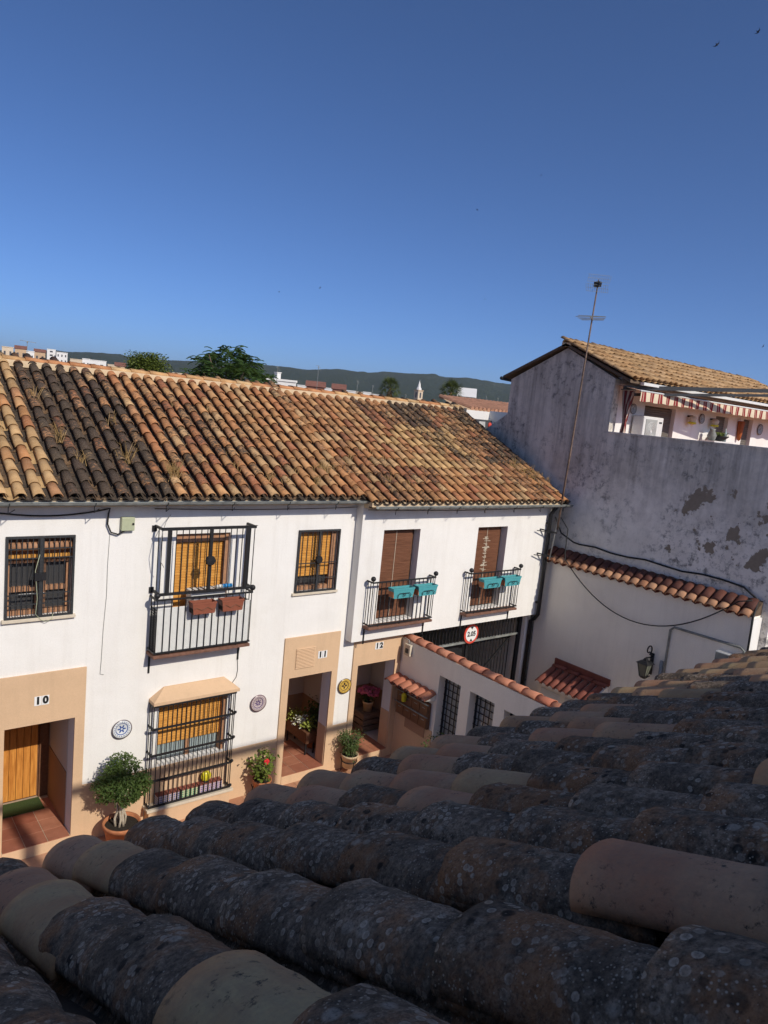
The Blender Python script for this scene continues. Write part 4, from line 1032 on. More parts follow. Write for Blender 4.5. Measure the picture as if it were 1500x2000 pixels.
# ================================================================== GARDEN WALL IN FRONT OF THE GARAGE
def wall_holes_x(y0, y1, z0, z1, holes, xa, xb):
    b = wall_holes(y0, y1, z0, z1, holes, 0, 1)      # built in (x=y, y=0..1, z), then turned
    b.v = [(xa if v[1] == 0 else xb, v[0], v[2]) for v in b.v]
    b.f = [tuple(reversed(f)) for f in b.f]; return b
GW = thing('garden_wall', 'white garden wall with barred windows and salmon tile coping', 'wall', (10.75, -3, 0))
wins = [(-1.99, -1.34, .85, 2.40), (-2.95, -2.27, .85, 2.39), (-3.95, -3.21, .85, 2.37)]
wall_holes_x(-6.4, -.04, -.05, 2.82, wins, 10.65, 10.90).build('wall', 'white_b', GW)
b = MB(); b.box(10.634, 10.649, -1.30, -.04, 0, 1.10); b.build('plinth', 'peach', GW)
cov = cover_mesh('coping_tile', .40, .135, .12, .10, .088, .014, 8, 2, 'coping', lift=.014)
for i in range(18):
    inst('coping_tile', cov, GW, (10.775+rnd.uniform(-.006, .006), -.10-.345*(i+1), 2.825+rnd.uniform(-.004, .004)), (0, rnd.uniform(-.02, .02), rnd.uniform(-.015, .015)))
for (y0, y1, z0, z1) in wins:
    b = MB(); b.box(10.875, 10.885, y0, y1, z0, z1); w = b.build('window', 'reflection_pane', GW)
    b = MB(); b.box(10.845, 10.87, y0, y0+.04, z0, z1); b.box(10.845, 10.87, y1-.04, y1, z0, z1); b.box(10.845, 10.87, y0+.04, y1-.04, z1-.04, z1); b.build('window_frame', 'black', w)
    n = 4
    for i in range(1, n+1): vbar('bar', w, 10.84, y0+(y1-y0)*i/(n+1), z0, z1, .011)
    z = z0+.08
    while z < z1-.05: b = MB(); b.box(10.83, 10.842, y0, y1, z-.008, z+.008); b.build('cross_bar', 'black', w); z += .145
aw = thing('tile_awning', 'little salmon tile awning over the letterboxes', 'awning', (10.6, -.65, 1.85))
ct = cover_mesh('tile', .36, .125, .11, .085, .075, .013, 8, 2, 'coping')
for i in range(6):
    y = -.08-.225*i; inst('tile', ct, aw, (10.30, y, 1.83), (math.atan(.36), 0, -math.pi/2+rnd.uniform(-.02, .02)))
    if i < 5: b = MB(); b.add([(10.31, y-.19, 1.845), (10.31, y-.035, 1.845), (10.64, y-.19, 1.965), (10.64, y-.035, 1.965), (10.31, y-.1125, 1.815), (10.64, y-.1125, 1.935)], ((0, 4, 5, 2), (4, 1, 3, 5))); b.build('channel_tile', 'maroon', aw)
b = MB(); b.add([(10.34, -1.28, 1.83), (10.64, -1.28, 1.94), (10.64, -1.28, 1.80), (10.64, -.04, 1.94), (10.34, -.04, 1.83), (10.64, -.04, 1.80)], ((0, 1, 2), (3, 4, 5), (0, 4, 3, 1), (0, 2, 5, 4))); b.build('bed', 'white_b', aw)
lb = thing('letterboxes', 'bank of brown metal letterboxes under the tile awning', 'letterboxes', (10.58, -.68, 1.1))
b = MB(); b.box(10.55, 10.633, -1.21, -.15, 1.12, 1.70); b.build('case', 'dark_brown', lb)
bx = MB(); bx.box(-.012, 0, -.122, .122, -.118, .118); bm = bx.mesh('letterbox_door', plain('bronze_lacquer', (0.17, 0.085, 0.05), .25, .15, 8, spec=.6))
sl = MB(); sl.box(-.016, -.0125, -.05, .05, .03, .045); slm = sl.mesh('slot', 'zinc')
for i in range(4):
    for j in range(2):
        d_ = inst('letterbox_door', bm, lb, (10.549, -.29-.26*i, 1.27+.27*j)); inst('slot', slm, d_, (10.549, -.29-.26*i, 1.27+.27*j))
for z in (1.405, 1.69): b = MB(); b.tube([(10.51, -1.25, z), (10.51, -.12, z)], .016, 6); b.build('rail', 'zinc', lb, True)
mu = MB(); mu.box(10.618, 10.633, -1.08, -.42, .86, 1.10); tag(mu.build('tile_mural', 'pat_mural'), 'brown painted tile panel below the letterboxes', 'tile panel')
lt = thing('wall_light', 'small brass wall light between letterboxes and awning', 'light', (10.5, -.45, 1.6))
b = MB(); b.lathe([(.001, 0), (.05, .01), (.06, .16), (.03, .2), (.001, .21)], (10.47, -.48, 1.50), 10); b.build('lamp_body', 'yellow', lt); b = MB(); b.box(10.47, 10.54, -.5, -.46, 1.69, 1.72); b.build('arm', 'black', lt)
mb_ = thing('meter_box', 'small grey meter box high on the garden wall by door 12', 'meter box', (10.6, -.30, 2.5))
b = MB(); b.box(10.57, 10.649, -.40, -.20, 2.50, 2.76); b.build('box_body', 'stone', mb_, bevel=.01); b = MB(); b.box(10.562, 10.569, -.35, -.25, 2.56, 2.67); b.build('dial', 'dark_iron', mb_)
cable('pale conduit rising from the meter box to the coping', [(10.63, -.30, 2.76), (10.63, -.28, 2.84), (10.62, -.14, 2.86), (10.62, -.06, 2.84), (10.62, -.055, 2.3)], .012, 'grey_cable')
vine = thing('climbing_plant', 'green climber at the foot of the garden wall windows', 'plant', (10.5, -1.5, 0))
rg = random.Random(31); bush(vine, (10.5, -1.55, .02), .24, 1.25, 380, .07, 'shrub', rg, 9)

# ================================================================== COURT WALL, LANTERN, CUPBOARD
CW = thing('court_wall', 'tall white court wall with slanting old tile coping', 'wall', (15.3, -3, 0))
b = MB(); b.box(15.2, 15.58, -5.56, -.07, -.05, 4.44); b.build('wall', 'white_b', CW)
b = MB(); b.box(15.2, 19.5, -5.60, -5.561, -.05, 4.40); b.build('return_wall', 'white', CW)
b = MB(); b.add([(15.2, -5.56, 4.44), (15.2, -.07, 4.44), (15.6, -.07, 4.74), (15.6, -5.56, 4.74), (15.6, -5.56, 4.44), (15.6, -.07, 4.44)], ((0, 1, 2, 3), (0, 3, 4), (1, 5, 2))); b.build('coping_bed', 'mortar', CW)
cc = cover_mesh('coping_tile', .33, .112, .095, .085, .07, .014, 8, 2, 'court_tile')
KC = .72
cc2 = cover_mesh('coping_tile', .33, .112, .095, .085, .07, .014, 8, 2, 'maroon_dark')  # upper course in a darker maroon than the lower course
for i in range(23):
    y = -.22-.2375*i
    for s, mtile in ((0, cc), (.20, cc2)):
        p = slope_pt(0, s, 0.0, 15.08, 4.42, KC)
        inst('coping_tile', mtile, CW, (p.y, y+rnd.uniform(-.008, .008), p.z+rnd.uniform(0, .006)), (math.atan(KC), 0, -math.pi/2+rnd.uniform(-.04, .04)))
b = MB()
for i in range(22):
    y = -.22-.2375*(i+.5); b.add([(15.10, y-.09, 4.44), (15.10, y, 4.40), (15.10, y+.09, 4.44), (15.5, y-.09, 4.728), (15.5, y, 4.688), (15.5, y+.09, 4.728)], ((0, 1, 4, 3), (1, 2, 5, 4)))
tag(b.build('channel_tiles', 'maroon', CW), kind='stuff')
cable('thick black cable clipped along the top of the court wall', [(15.12, -.38, 5.6), (15.28, -.5, 5.2), (15.5, -.75, 5.0)]+[(15.56, -.9-.47*i, 4.97+.03*math.sin(i*1.9)) for i in range(10)]+[(15.5, -5.5, 4.75), (15.15, -5.6, 4.45), (15.12, -5.62, 4.0), (15.1, -5.63, 3.2)], .022, 'black_plastic')
cable('black cable drooping in a long loop across the court wall', [(15.12, -.55, 5.62), (15.2, -.75, 5.35), (15.08, -.85, 4.75)]+[v+Vector((-.02, 0, 0)) for v in catenary((15.08, -.9, 4.6), (15.08, -5.3, 4.72), 1.05, 24)]+[(15.1, -5.55, 4.8)], .014, 'black_plastic')
b = MB(); b.tube([(15.18, -3.88, 0), (15.18, -3.88, 3.66), (15.18, -3.96, 3.74), (15.18, -5.45, 3.76), (15.18, -5.53, 3.7), (15.18, -5.53, 3.2)], .028, 8); cd = b.build('conduit', 'zinc', None, True); tag(cd, 'grey pipe framing a panel on the court wall', 'pipe')
b = MB(); b.tube([(15.17, -3.80, 0), (15.17, -3.80, 2.9)], .04, 8); tag(b.build('conduit', 'grey_cable', None, True), 'thicker short vertical pipe beside the lantern', 'pipe')
mc = thing('wall_cabinet', 'white metal cabinet at the far right of the court wall', 'cabinet', (15.1, -5.2, 3.1))
b = MB(); b.box(15.02, 15.199, -5.38, -5.02, 3.05, 3.58); b.build('cabinet_body', 'white_plastic', mc, bevel=.01); b = MB(); b.box(15.0, 15.019, -5.36, -5.04, 3.07, 3.56); b.build('cabinet_door', 'zinc', mc)
ln = thing('wall_lantern', 'black iron lantern on a scroll bracket on the court wall', 'lantern', (15.0, -3.57, 2.4)); LX, LY = 14.92, -3.55
b = MB(); pts = [(15.19, LY, 2.95), (15.1, LY, 2.97)]
for i in range(20):
    a = -1.2+i*.34; rr = .12*(1-i*.028); pts.append((15.03-.02+rr*math.cos(a), LY, 3.10+rr*math.sin(a)))
b.tube(pts, .016, 7); b.box(15.17, 15.199, LY-.04, LY+.04, 2.5, 3.0); b.tube([(15.19, LY, 2.9), (LX, LY, 2.93), (LX, LY, 2.88)], .016, 7); b.tube([(15.19, LY, 2.45), (15.0, LY, 2.42), (LX, LY, 2.44)], .012, 6); b.build('bracket', 'black', ln, True)
def frustum(b, c, z0, w0, z1, w1):
    vs = [(c[0]+sx*w, c[1]+sy*w, z) for z, w in ((z0, w0), (z1, w1)) for sx, sy in ((-1, -1), (1, -1), (1, 1), (-1, 1))]
    b.add(vs, [(3, 2, 1, 0), (4, 5, 6, 7)]+[(i, (i+1) % 4, 4+(i+1) % 4, 4+i) for i in range(4)])
b = MB(); frustum(b, (LX, LY), 2.80, .155, 2.86, .08); frustum(b, (LX, LY), 2.861, .05, 2.92, .025); b.build('roof', 'black', ln)
b = MB(); frustum(b, (LX, LY), 2.50, .06, 2.795, .115); b.build('glass', glass_mat('lantern_glass', (0.16, 0.17, 0.13)), ln)
b = MB()
for sx, sy in ((-1, -1), (1, -1), (1, 1), (-1, 1)): b.bar((LX+sx*.063, LY+sy*.063, 2.49), (LX+sx*.118, LY+sy*.118, 2.80), .016, .016)
frustum(b, (LX, LY), 2.45, .04, 2.49, .068); b.build('frame', 'black', ln)
cu = thing('gas_cupboard', 'low white cupboard with maroon tiled roof against the court wall', 'cupboard', (14.85, -1.75, 0))
b = MB(); b.box(14.55, 15.19, -2.52, -.98, -.05, 1.50); b.build('body', 'white_b', cu)
for y0, y1 in ((-1.68, -1.08), (-2.42, -1.82)):
    b = MB(); b.box(14.53, 14.549, y0, y1, .15, 1.38); d_ = b.build('door', 'white_plastic', cu, bevel=.008)
    b = MB(); b.box(14.522, 14.5295, y0+.06, y1-.06, .22, 1.30); b.build('door_panel', 'white_plastic', d_)
b = MB(); b.add([(14.46, -2.56, 1.50), (14.46, -.94, 1.50), (15.19, -.94, 1.84), (15.19, -2.56, 1.84), (14.46, -2.56, 1.46), (14.46, -.94, 1.46), (15.19, -.94, 1.46), (15.19, -2.56, 1.46)], ((0, 1, 2, 3), (0, 4, 5, 1), (3, 7, 4, 0), (1, 5, 6, 2))); b.build('roof_bed', 'white_b', cu)
rt_ = cover_mesh('roof_tile', .66, .085, .08, .085, .08, .013, 8, 2, 'maroon', lift=.01)
endm = MB(); endm.lathe_y([(.0001, 0), (.068, 0)], (0, 0, 0), 14)
for i in range(8):
    y = -1.04-.2*i; inst('roof_tile', rt_, cu, (14.42, y, 1.49), (math.atan(.466), 0, -math.pi/2))
    b = MB(); b.add([(14.405, y+.07*math.cos(a*.4488), 1.475+.085*abs(math.sin(a*.4488))) for a in range(8)], (tuple(range(8)),)); b.build('tile_end', 'white_b', cu)
rr_ = cover_mesh('ridge_tile', .42, .08, .07, .08, .07, .013, 8, 1, 'maroon')
for i in range(4): inst('ridge_tile', rr_, cu, (15.08, -2.58+.40*i, 1.80))
b = MB(); b.box(15.15, 15.198, -2.58, -.93, 1.85, 2.0); b.build('upstand', 'maroon', cu)

# ================================================================== NEIGHBOUR'S HOUSE WITH THE STAINED GABLE
NH = thing('gable_house', 'grey stained gable house with brown tile roof and terrace', 'house', (18, 0, 0))
XG = 15.6
xslab(XG, XG+.25, [(2.12, -.05), (-5.75, -.05), (-5.75, 7.86), (-1.25, 7.86), (-1.25, 9.19), (.3, 9.93), (2.12, 9.07)]).build('gable_wall', 'gable', NH)
b = MB(); b.box(XG-.02, XG+.27, -5.75, -1.26, 7.861, 7.90); b.build('parapet_coping', 'gable', NH)
xslab(XG+.02, XG+.22, [(2.13, 6.6), (2.13, 8.1), (2.95, 7.58), (3.6, 7.35), (3.6, 6.6)]).build('side_parapet', 'gable', NH)
b = MB(); b.box(15.86, 27, 1.9, 2.12, 6, 9.05); b.box(26.8, 27, -1.2, 1.9, 6, 9.2); b.build('rear_wall', 'white_b', NH)
wall_holes(15.851, 27, 6.0, 9.24, [(17.05, 18.55, 6.9, 8.66), (20.75, 21.5, 6.9, 8.64), (22.45, 23.05, 6.9, 8.66), (24.4, 25.3, 6.9, 8.66)], -1.25, -1.0).build('front_wall', 'white', NH)
for x0, x1 in ((17.05, 18.55), (20.75, 21.5), (22.45, 23.05), (24.4, 25.3)):
    b = MB(); b.box(x0, x1, -1.08, -1.02, 6.9, 8.65); w = b.build('window', 'dark_brown', NH); roller(w, x0+.02, x1-.02, -1.13, 6.95, 8.63, 'shutter_grey', .06)
b = MB(); b.box(15.851, 27, -5.7, -1.26, 6.85, 6.95); b.build('terrace_floor', 'terracotta', NH)
KN = .424; ynE, znE = -1.75, 9.20; SN = (0.3-ynE)/math.cos(math.atan(KN))
b = MB(); n_ = -.03
p0 = [slope_pt(x, s, n_, ynE, znE, KN) for x, s in ((15.5, 0), (26.4, 0), (25.5, SN), (15.5, SN))]
q0 = [Vector((15.5, 2.36, 9.15)), Vector((26.4, 2.36, 9.15))]
dz = Vector((0, 0, -.07))
vs = p0+q0; b.add(vs+[v+dz for v in vs], ((0, 1, 2, 3), (3, 2, 5, 4), (1, 5, 2), (9, 8, 7, 6), (10, 11, 8, 9), (0, 6, 7, 1), (0, 3, 9, 6), (3, 4, 10, 9), (4, 5, 11, 10)))
nr = b.build('roof', 'mortar', NH)
tileN = cover_mesh('tile', .44, .095, .08, .075, .062, .012, 6, 1, 'tile_obj')
def ncol(x, s):
    v = rnd.uniform(.82, 1.1); c = rnd.choice([(0.45, 0.29, 0.15), (0.41, 0.25, 0.125), (0.48, 0.32, 0.18)]); return (c[0]*v, c[1]*v, c[2]*v, rnd.uniform(0, .2))
tiled_roof(nr, [15.55+.26*i for i in range(40)], ynE-.05, znE, KN, SN, .335, tileN, 290, ncol, random.Random(41), .44)
channel_field('channel_tiles', [15.68+.26*i for i in range(39)], .26, ynE-.02, znE+.01, KN, SN, .335, nr, ncol, .1, .04)
rm = cover_mesh('ridge_tile', .46, .12, .105, .085, .07, .014, 8, 1, 'tile_obj', lift=.03)
for i in range(25): inst('ridge_tile', rm, nr, (15.48+.40*i, .3, 10.03), (0, 0, -math.pi/2), color=(*rnd.choice([(0.50, 0.35, 0.19), (0.46, 0.30, 0.16)]), .1))
b = MB(); b.box(15.5, 25.5, .16, .44, 9.96, 10.055); b.build('ridge_mortar', 'cream', nr)
gv = MB(); gv.tube([(15.45, 2.38, 9.08), (15.9, 2.38, 9.06)], .05, 8); gv.build('gutter_end', 'dark_iron', NH, True)
b = MB(); b.box(15.9, 26.5, -1.86, -1.76, 9.08, 9.15); b.build('front_gutter', 'white_plastic', NH)
b = MB(); b.bar((15.65, -1.5, 8.99), (20.1, -3.0, 9.37), .10, .10); tag(b.build('awning_beam', 'dark_iron'), 'upper, thicker grey metal beam reaching out over the terrace', 'beam')
b = MB(); b.bar((15.75, -1.75, 8.84), (20.1, -3.0, 9.25), .06, .07); tag(b.build('awning_beam', 'dark_iron'), 'lower, thinner grey metal beam just above the striped awning', 'beam')
an = thing('striped_awning', 'red and cream striped awning over the terrace windows', 'awning', (20, -1.7, 8.7))
b = MB(); nx = 120; vs = []
for r_, (y, z) in enumerate(((-1.28, 9.05), (-2.0, 8.93), (-2.01, 8.92))):
    for i in range(nx+1): vs.append((15.60+11*i/nx, y, z))
for i in range(nx+1):
    x = 15.60+11*i/nx; vs.append((x, -2.015+.02*math.sin(x*9), 8.70-.02*abs(math.sin(x*5.5))))
b.add(vs, [(r_*(nx+1)+i, r_*(nx+1)+i+1, (r_+1)*(nx+1)+i+1, (r_+1)*(nx+1)+i) for r_ in range(3) for i in range(nx)]); b.build('canvas', 'stripe', an, True)
b = MB(); b.tube([(15.58, -2.0, 8.93), (26.6, -2.0, 8.93)], .022, 8); b.build('front_bar', 'white_plastic', an, True)
ct_ = thing('striped_curtain', 'gathered red striped curtain tied at the terrace corner', 'curtain', (15.9, -1.55, 7.8))
b = MB(); vs = []; n = 40
for z, k, sh in ((8.93, 1.0, .0), (8.5, .6, .03), (8.15, .3, .06), (7.9, .42, .02), (7.5, .5, 0)):
    for i in range(n+1):
        t = i/n; vs.append((15.78+sh+.035*math.sin(t*34), -1.36-.36*(t*k+(1-k)*.35), z))
b.add(vs, [(r_*(n+1)+i, r_*(n+1)+i+1, (r_+1)*(n+1)+i+1, (r_+1)*(n+1)+i) for r_ in range(4) for i in range(n)]); b.build('cloth', 'curtain', ct_, True)
b = MB(); b.tube([(15.76, -1.34, 8.95), (15.76, -1.75, 8.95)], .015, 6); b.build('curtain_rod', 'zinc', ct_)
ac = thing('air_conditioner', 'white outdoor air conditioner with round fan on the neighbour terrace', 'air conditioner', (16.95, -1.5, 7.6))
b = MB(); b.box(16.50, 17.40, -1.62, -1.30, 7.66, 8.37); b.build('casing', 'white_plastic', ac, bevel=.02)
b = MB(); b.box(16.60, 17.10, -1.635, -1.621, 7.72, 8.30); fg = b.build('fan_grille', plain('grey_fan_grille', (0.36, 0.37, 0.35), .5), ac)
b = MB()
for i in range(6): b.lathe_y([(.05+.035*i, .002), (.05+.035*i, .008), (.058+.035*i, .008), (.058+.035*i, .002)], (16.85, -1.635, 8.0), 24)
b.lathe_y([(.0001, .012), (.035, .012), (.035, 0)], (16.85, -1.635, 8.0), 14); b.build('fan_ring', 'white_plastic', fg)
b = MB(); b.box(17.2, 17.33, -1.627, -1.621, 8.22, 8.26); b.build('badge', 'dark_iron', ac)
for x, z, lab, r_ in ((16.5, 8.52, 'blue grey plate under the awning beside the curtain', .13), (19.92, 8.50, 'pale ring plate between the two wall lamps', .14), (23.55, 8.40, 'dark plate at the right end of the terrace wall', .17)):
    g = thing('wall_plate', lab, 'plate', (x, -1.25, z), 'plates on the terrace wall'); b = MB(); b.lathe_y([(.0001, .02), (r_*.6, .02), (r_, .04), (r_, .02), (.0001, .003)], (x, -1.251, z), 24); b.build('dish', plate_mat('terrace_plate_%d' % int(x), (0.4, 0.4, 0.38), (0.1, 0.11, 0.15), (0.12, 0.12, 0.13), (x, 0, z), r_, 6, 0), g, True)
for x, lab in ((19.2, 'brass wall lamp left of the ring plate on the terrace'), (20.45, 'brass wall lamp right of the ring plate on the terrace')):
    g = thing('wall_lamp', lab, 'lamp', (x, -1.25, 8.3), 'wall lamps on the terrace'); b = MB(); b.lathe([(.001, 0), (.05, .03), (.10, .14), (.11, .22), (.06, .26), (.001, .27)], (x, -1.40, 8.27), 12); b.build('lamp_body', 'stone', g, True)
    b = MB(); b.lathe([(.001, .04), (.105, .05), (.112, .10), (.001, .11)], (x, -1.40, 8.27), 12); b.build('lamp_band', 'yellow', g); b = MB(); b.box(x-.02, x+.02, -1.40, -1.251, 8.5, 8.55); b.build('arm', 'black', g)
ms = MB(); ms.lathe([(.001, -.30), (.05, -.26), (.085, .0), (.11, .26), (.09, .30), (.001, .30)], (22.15, -1.33, 8.28), 10); tag(ms.build('wall_ornament', plain('rust_red_clay', (0.34, 0.10, 0.03), .6, .3, 12), None, True), 'tall red clay ornament hanging between terrace shutters', 'ornament')
tb = thing('terrace_table', 'small cluttered table with bowl and jug against the terrace wall', 'table', (20.3, -1.6, 6.95))
b = MB(); b.box(19.9, 21.0, -1.75, -1.35, 7.88, 7.92); b.build('table_top', 'white_plastic', tb)
for x in (19.95, 20.95):
    for y in (-1.7, -1.4): b = MB(); b.box(x-.02, x+.02, y-.02, y+.02, 6.95, 7.88); b.build('leg', 'zinc', tb)
for nm, lab, x, prf, mt in (('bowl', 'dark bowl on the terrace table', 20.55, [(.001, 0), (.12, .02), (.26, .14), (.25, .15), (.001, .05)], 'black'), ('jug', 'grey jug on the terrace table', 20.1, [(.001, 0), (.10, .02), (.13, .14), (.07, .28), (.09, .33), (.001, .3)], 'zinc'), ('bottle', 'slim pale bottle on the terrace table', 20.85, [(.001, 0), (.05, 0), (.05, .24), (.02, .3), (.02, .38), (.001, .38)], 'pane_pale')):
    b = MB(); b.lathe(prf, (x, -1.55, 7.922), 14); tag(b.build(nm, mt, None, True), lab, nm)
b = MB(); rg = random.Random(77); leaves(b, [Vector((20.6+rg.gauss(0, .1), -1.55+rg.gauss(0, .05), 8.1+rg.gauss(0, .04))) for i in range(60)], .09, rg); tag(b.build('herb_leaves', 'hibiscus'), 'green leaves in the dark bowl on the terrace', 'plant')

# ================================================================== NEAR ROOF (the house we look out from)
NR_ = thing('near_house', 'shaded roof of lichen-covered tiles in the foreground', 'house', (2, -11, 0))
yE, zE = -9.58, 6.335 - .094
Sn = (13.2-9.58)/CA
b = MB(); p = [slope_pt(x, s, -.085, yE+.12, zE, KR) for x, s in ((-6, .0), (14, .0), (14, Sn), (-6, Sn))]
p = [Vector((v.x, -9.46-(v.y+9.46), v.z)) for v in p]       # the slope falls towards the street
b.add(p+[v+Vector((0, 0, -.12)) for v in p], ((0, 1, 2, 3), (7, 6, 5, 4), (0, 4, 5, 1), (1, 5, 6, 2), (3, 7, 4, 0)))
nroof = b.build('roof', 'mortar', NR_)
b = MB(); b.box(-6, 14, -9.95, -9.75, 0, 6.05); b.box(-6, -5.8, -17, -9.95, 0, 7); b.box(13.8, 14, -17, -9.95, 0, 7); b.build('wall', 'white', NR_)
b = MB(); b.box(-6, 4.0, -13.5, -13.2, 7.6, 9.06); b.build('upper_wall', 'white', NR_)
b = MB(); b.tube([(-6, -13.3, 10.80), (14, -13.3, 10.80)], .085, 10); b.build('terrace_rail', 'zinc', NR_, True)
for x in (4.22, 6.35, 8.78, 11.2): b = MB(); b.box(x-.11, x+.11, -13.4, -13.2, 7.6, 10.8); b.build('terrace_post', 'white', NR_)
def nslope(x, s, n): v = slope_pt(x, s, n, 0, zE, KR); return Vector((x, yE-v.y, v.z))
LT = [cover_mesh('tile', .47, .108, .087, .085, .069, .016, 22, 22, 'lichen', .0026, 3+i, .025) for i in range(6)]
CT = [cover_mesh('tile', .47, .108, .087, .085, .069, .015, 18, 8, 'clean', .0016, 40+i, .025) for i in range(3)]
rowsN = [-.54, -.285, -.03, .225, .48, .735, 1.013, 1.253, 1.50, 1.76, 2.05, 2.27] + [2.53+.255*i for i in range(26)]
CLEAN = ((.48, .3), (.48, .62), (.48, 1.62), (.735, 0), (.735, .33), (1.013, 1.9), (1.5, 0), (1.5, .35), (1.5, 1.05), (1.76, .0), (1.76, .33), (1.76, .70), (1.76, 1.03), (2.05, .44), (1.76, 1.87), (2.27, 0), (2.27, .3), (2.53, 0), (2.53, .65), (2.53, 1.05), (2.785, .7), (3.04, .05), (3.04, .38), (3.295, .25), (3.55, .6))
rg = random.Random(55); spots = []
for r_, x in enumerate(rowsN):
    s = 0.0; c = 0; sl_ = rg.uniform(-.012, .012)
    while s < Sn-.25:
        if x < 3.6: cl = any(abs(x-cx) < .03 and abs(s-cs) < .16 for cx, cs in CLEAN)
        else: cl = rg.random() < .45
        drift = {4: .01, 5: .042, 6: .056, 7: .05, 8: .025}.get(r_, 0)*s
        spots.append((x+sl_*s+drift+rg.uniform(-.006, .006), s, cl, rg.uniform(-.025, .025), rg.uniform(-.003, .008)))
        s += rg.uniform(.315, .35); c += 1
spots.sort(key=lambda t: (nslope(t[0], t[1], 0)-EYE).length + (100 if t[0] < -.1 or t[0] > 6.6 else 0))
al = math.atan(KR)
def near_tile(t): return rg.choice(CT if t[2] else LT)
for t in spots[:300]:
    o = inst('tile', near_tile(t), nroof, nslope(t[0], t[1], t[4]), (0, 0, 0)); o.rotation_euler = (al, rg.uniform(-.03, .03), math.pi+t[3])
for cl, nm in ((True, 'clean_tile_field'), (False, 'tile_field')):
    me = (CT if cl else LT)[0]; lo_ = cover_mesh('t', .47, .106, .088, .084, .070, .015, 10, 4, None, 0, 1, .017)
    vs = [v.co.copy() for v in lo_.vertices]; fs = [tuple(q.vertices) for q in lo_.polygons]; b = MB()
    for t in spots[300:]:
        if t[2] == cl:
            m_ = Matrix.Translation(nslope(t[0], t[1], t[4])) @ Matrix.Rotation(math.pi+t[3], 4, 'Z') @ Matrix.Rotation(al, 4, 'X'); b.add([m_ @ v for v in vs], fs)
    if b.v: tag(b.build(nm, 'clean' if cl else 'lichen', nroof, True), kind='stuff')
b = MB()
for i in range(len(rowsN)-1):
    xm = (rowsN[i]+rowsN[i+1])/2; s = -.03; w = .105
    while s < Sn:
        vs = []
        for sv, lf in ((s, .016), (s+.40, .0)):
            for j in range(9):
                t = j/8; vs.append(nslope(xm+(t-.5)*2*w, sv, lf-.06*math.sin(math.pi*t)+.004*mnoise.noise(Vector((xm*9+t*5, sv*20, 0)))))
        b.add(vs, [(j, j+1, j+10, j+9) for j in range(8)]); s += .36
tag(b.build('channel_tiles', 'lichen', nroof, True), kind='stuff')

# ================================================================== TREES, TOWN AND FAR THINGS
def polar(az, d): return (d*math.sin(R(az)), -12+d*math.cos(R(az)))
def elz(el, d): return 7.96+el*d
def tree_round(label, az, d, el0, el1, wid, mat, n, size, seed):
    x, y = polar(az, d); t = thing('broadleaf_tree', label, 'tree', (x, y, 0)); rg = random.Random(seed)
    z0, z1 = elz(el0, d), elz(el1, d); b = MB(); zb = z0-1.2
    b.tube([(x, y, 0), (x+.05, y, zb*.6), (x, y, zb)], [.22, .17, .12], 8); tips = []
    for i in range(9):
        a = i*.7; tp = Vector((x+wid*.36*math.cos(a), y+wid*.36*math.sin(a), zb+(z1-zb)*rg.uniform(.4, .8))); tips.append(tp)
        b.tube([(x, y, zb*.92), Vector((x, y, zb)).lerp(tp, .5), tp], [.09, .06, .02], 6)
    b.build('trunk', 'dark_bark', t, True)
    return t, x, y, z0, z1, rg
t, x, y, z0, z1, rg = tree_round('rounded olive green tree behind the left part of the ridge', 20.5, 34, .010, .0385, 2.2, 'tree_yellow', 1, 1, 61)
b = MB(); pts = []; cl = [(Vector((x+rg.uniform(-.75, .75), y+rg.uniform(-.75, .75), z0-.7+(z1-z0+.5)*rg.random()**.8)), rg.uniform(.28, .45)) for i in range(60)]
cl = [c for c in cl if ((c[0].x-x)**2+(c[0].y-y)**2)/.9 + ((c[0].z-(z0-.1))/(z1-z0+.15))**2 < 1.0]
while len(pts) < 9000:
    c, r_ = rg.choice(cl); v = Vector((rg.gauss(0, 1), rg.gauss(0, 1), rg.gauss(0, 1))).normalized()*r_*(rg.random()**.3); p = c+v
    if p.z < z1+.02: pts.append(p)
leaves(b, pts, .10, rg, .2, .6); b.build('crown', 'tree_yellow', t)
t, x, y, z0, z1, rg = tree_round('tall dark green tree with long drooping leaves behind the ridge', 26.2, 36, .008, .066, 3.6, 'tree_green', 1, 1, 62)
b = MB()
def frond(b, p, dirv, L, rg, lw):
    """a compound leaf: paired leaflets hanging from an arched stalk"""
    p = Vector(p); n = 9
    for i in range(1, n+1):
        t_ = i/n; q = p+dirv*L*t_+Vector((0, 0, -.45*L*t_*t_)); s = dirv.cross(Vector((0, 0, 1))).normalized()
        for sg in (-1, 1):
            e = q+s*sg*lw*(1-.5*t_)+dirv*lw*.35+Vector((0, 0, -lw*.45)); m_ = (q+e)/2; wv = dirv*lw*.16
            b.add((q, m_+wv, e, m_-wv), ((0, 1, 2), (0, 2, 3)))
ends = []
for i in range(120):
    a = rg.uniform(0, 2*math.pi); r_ = 2.05*math.sqrt(rg.random()); u = r_/2.05
    top = z1-.05-1.55*u**1.5+.25*math.sin(a*3+1)*u
    hz = z0-.6+(top-z0+.6)*(rg.random()**.55); ends.append(Vector((x+r_*math.cos(a)*1.0, y+r_*math.sin(a), hz)))
for e in ends:
    for k in range(11):
        a = rg.uniform(0, 2*math.pi); el = rg.uniform(-.2, .8); frond(b, e+Vector((rg.gauss(0, .09), rg.gauss(0, .09), rg.gauss(0, .09))), Vector((math.cos(a)*math.cos(el), math.sin(a)*math.cos(el), math.sin(el))), rg.uniform(.3, .5), rg, .16)
b.build('crown', 'tree_green', t)
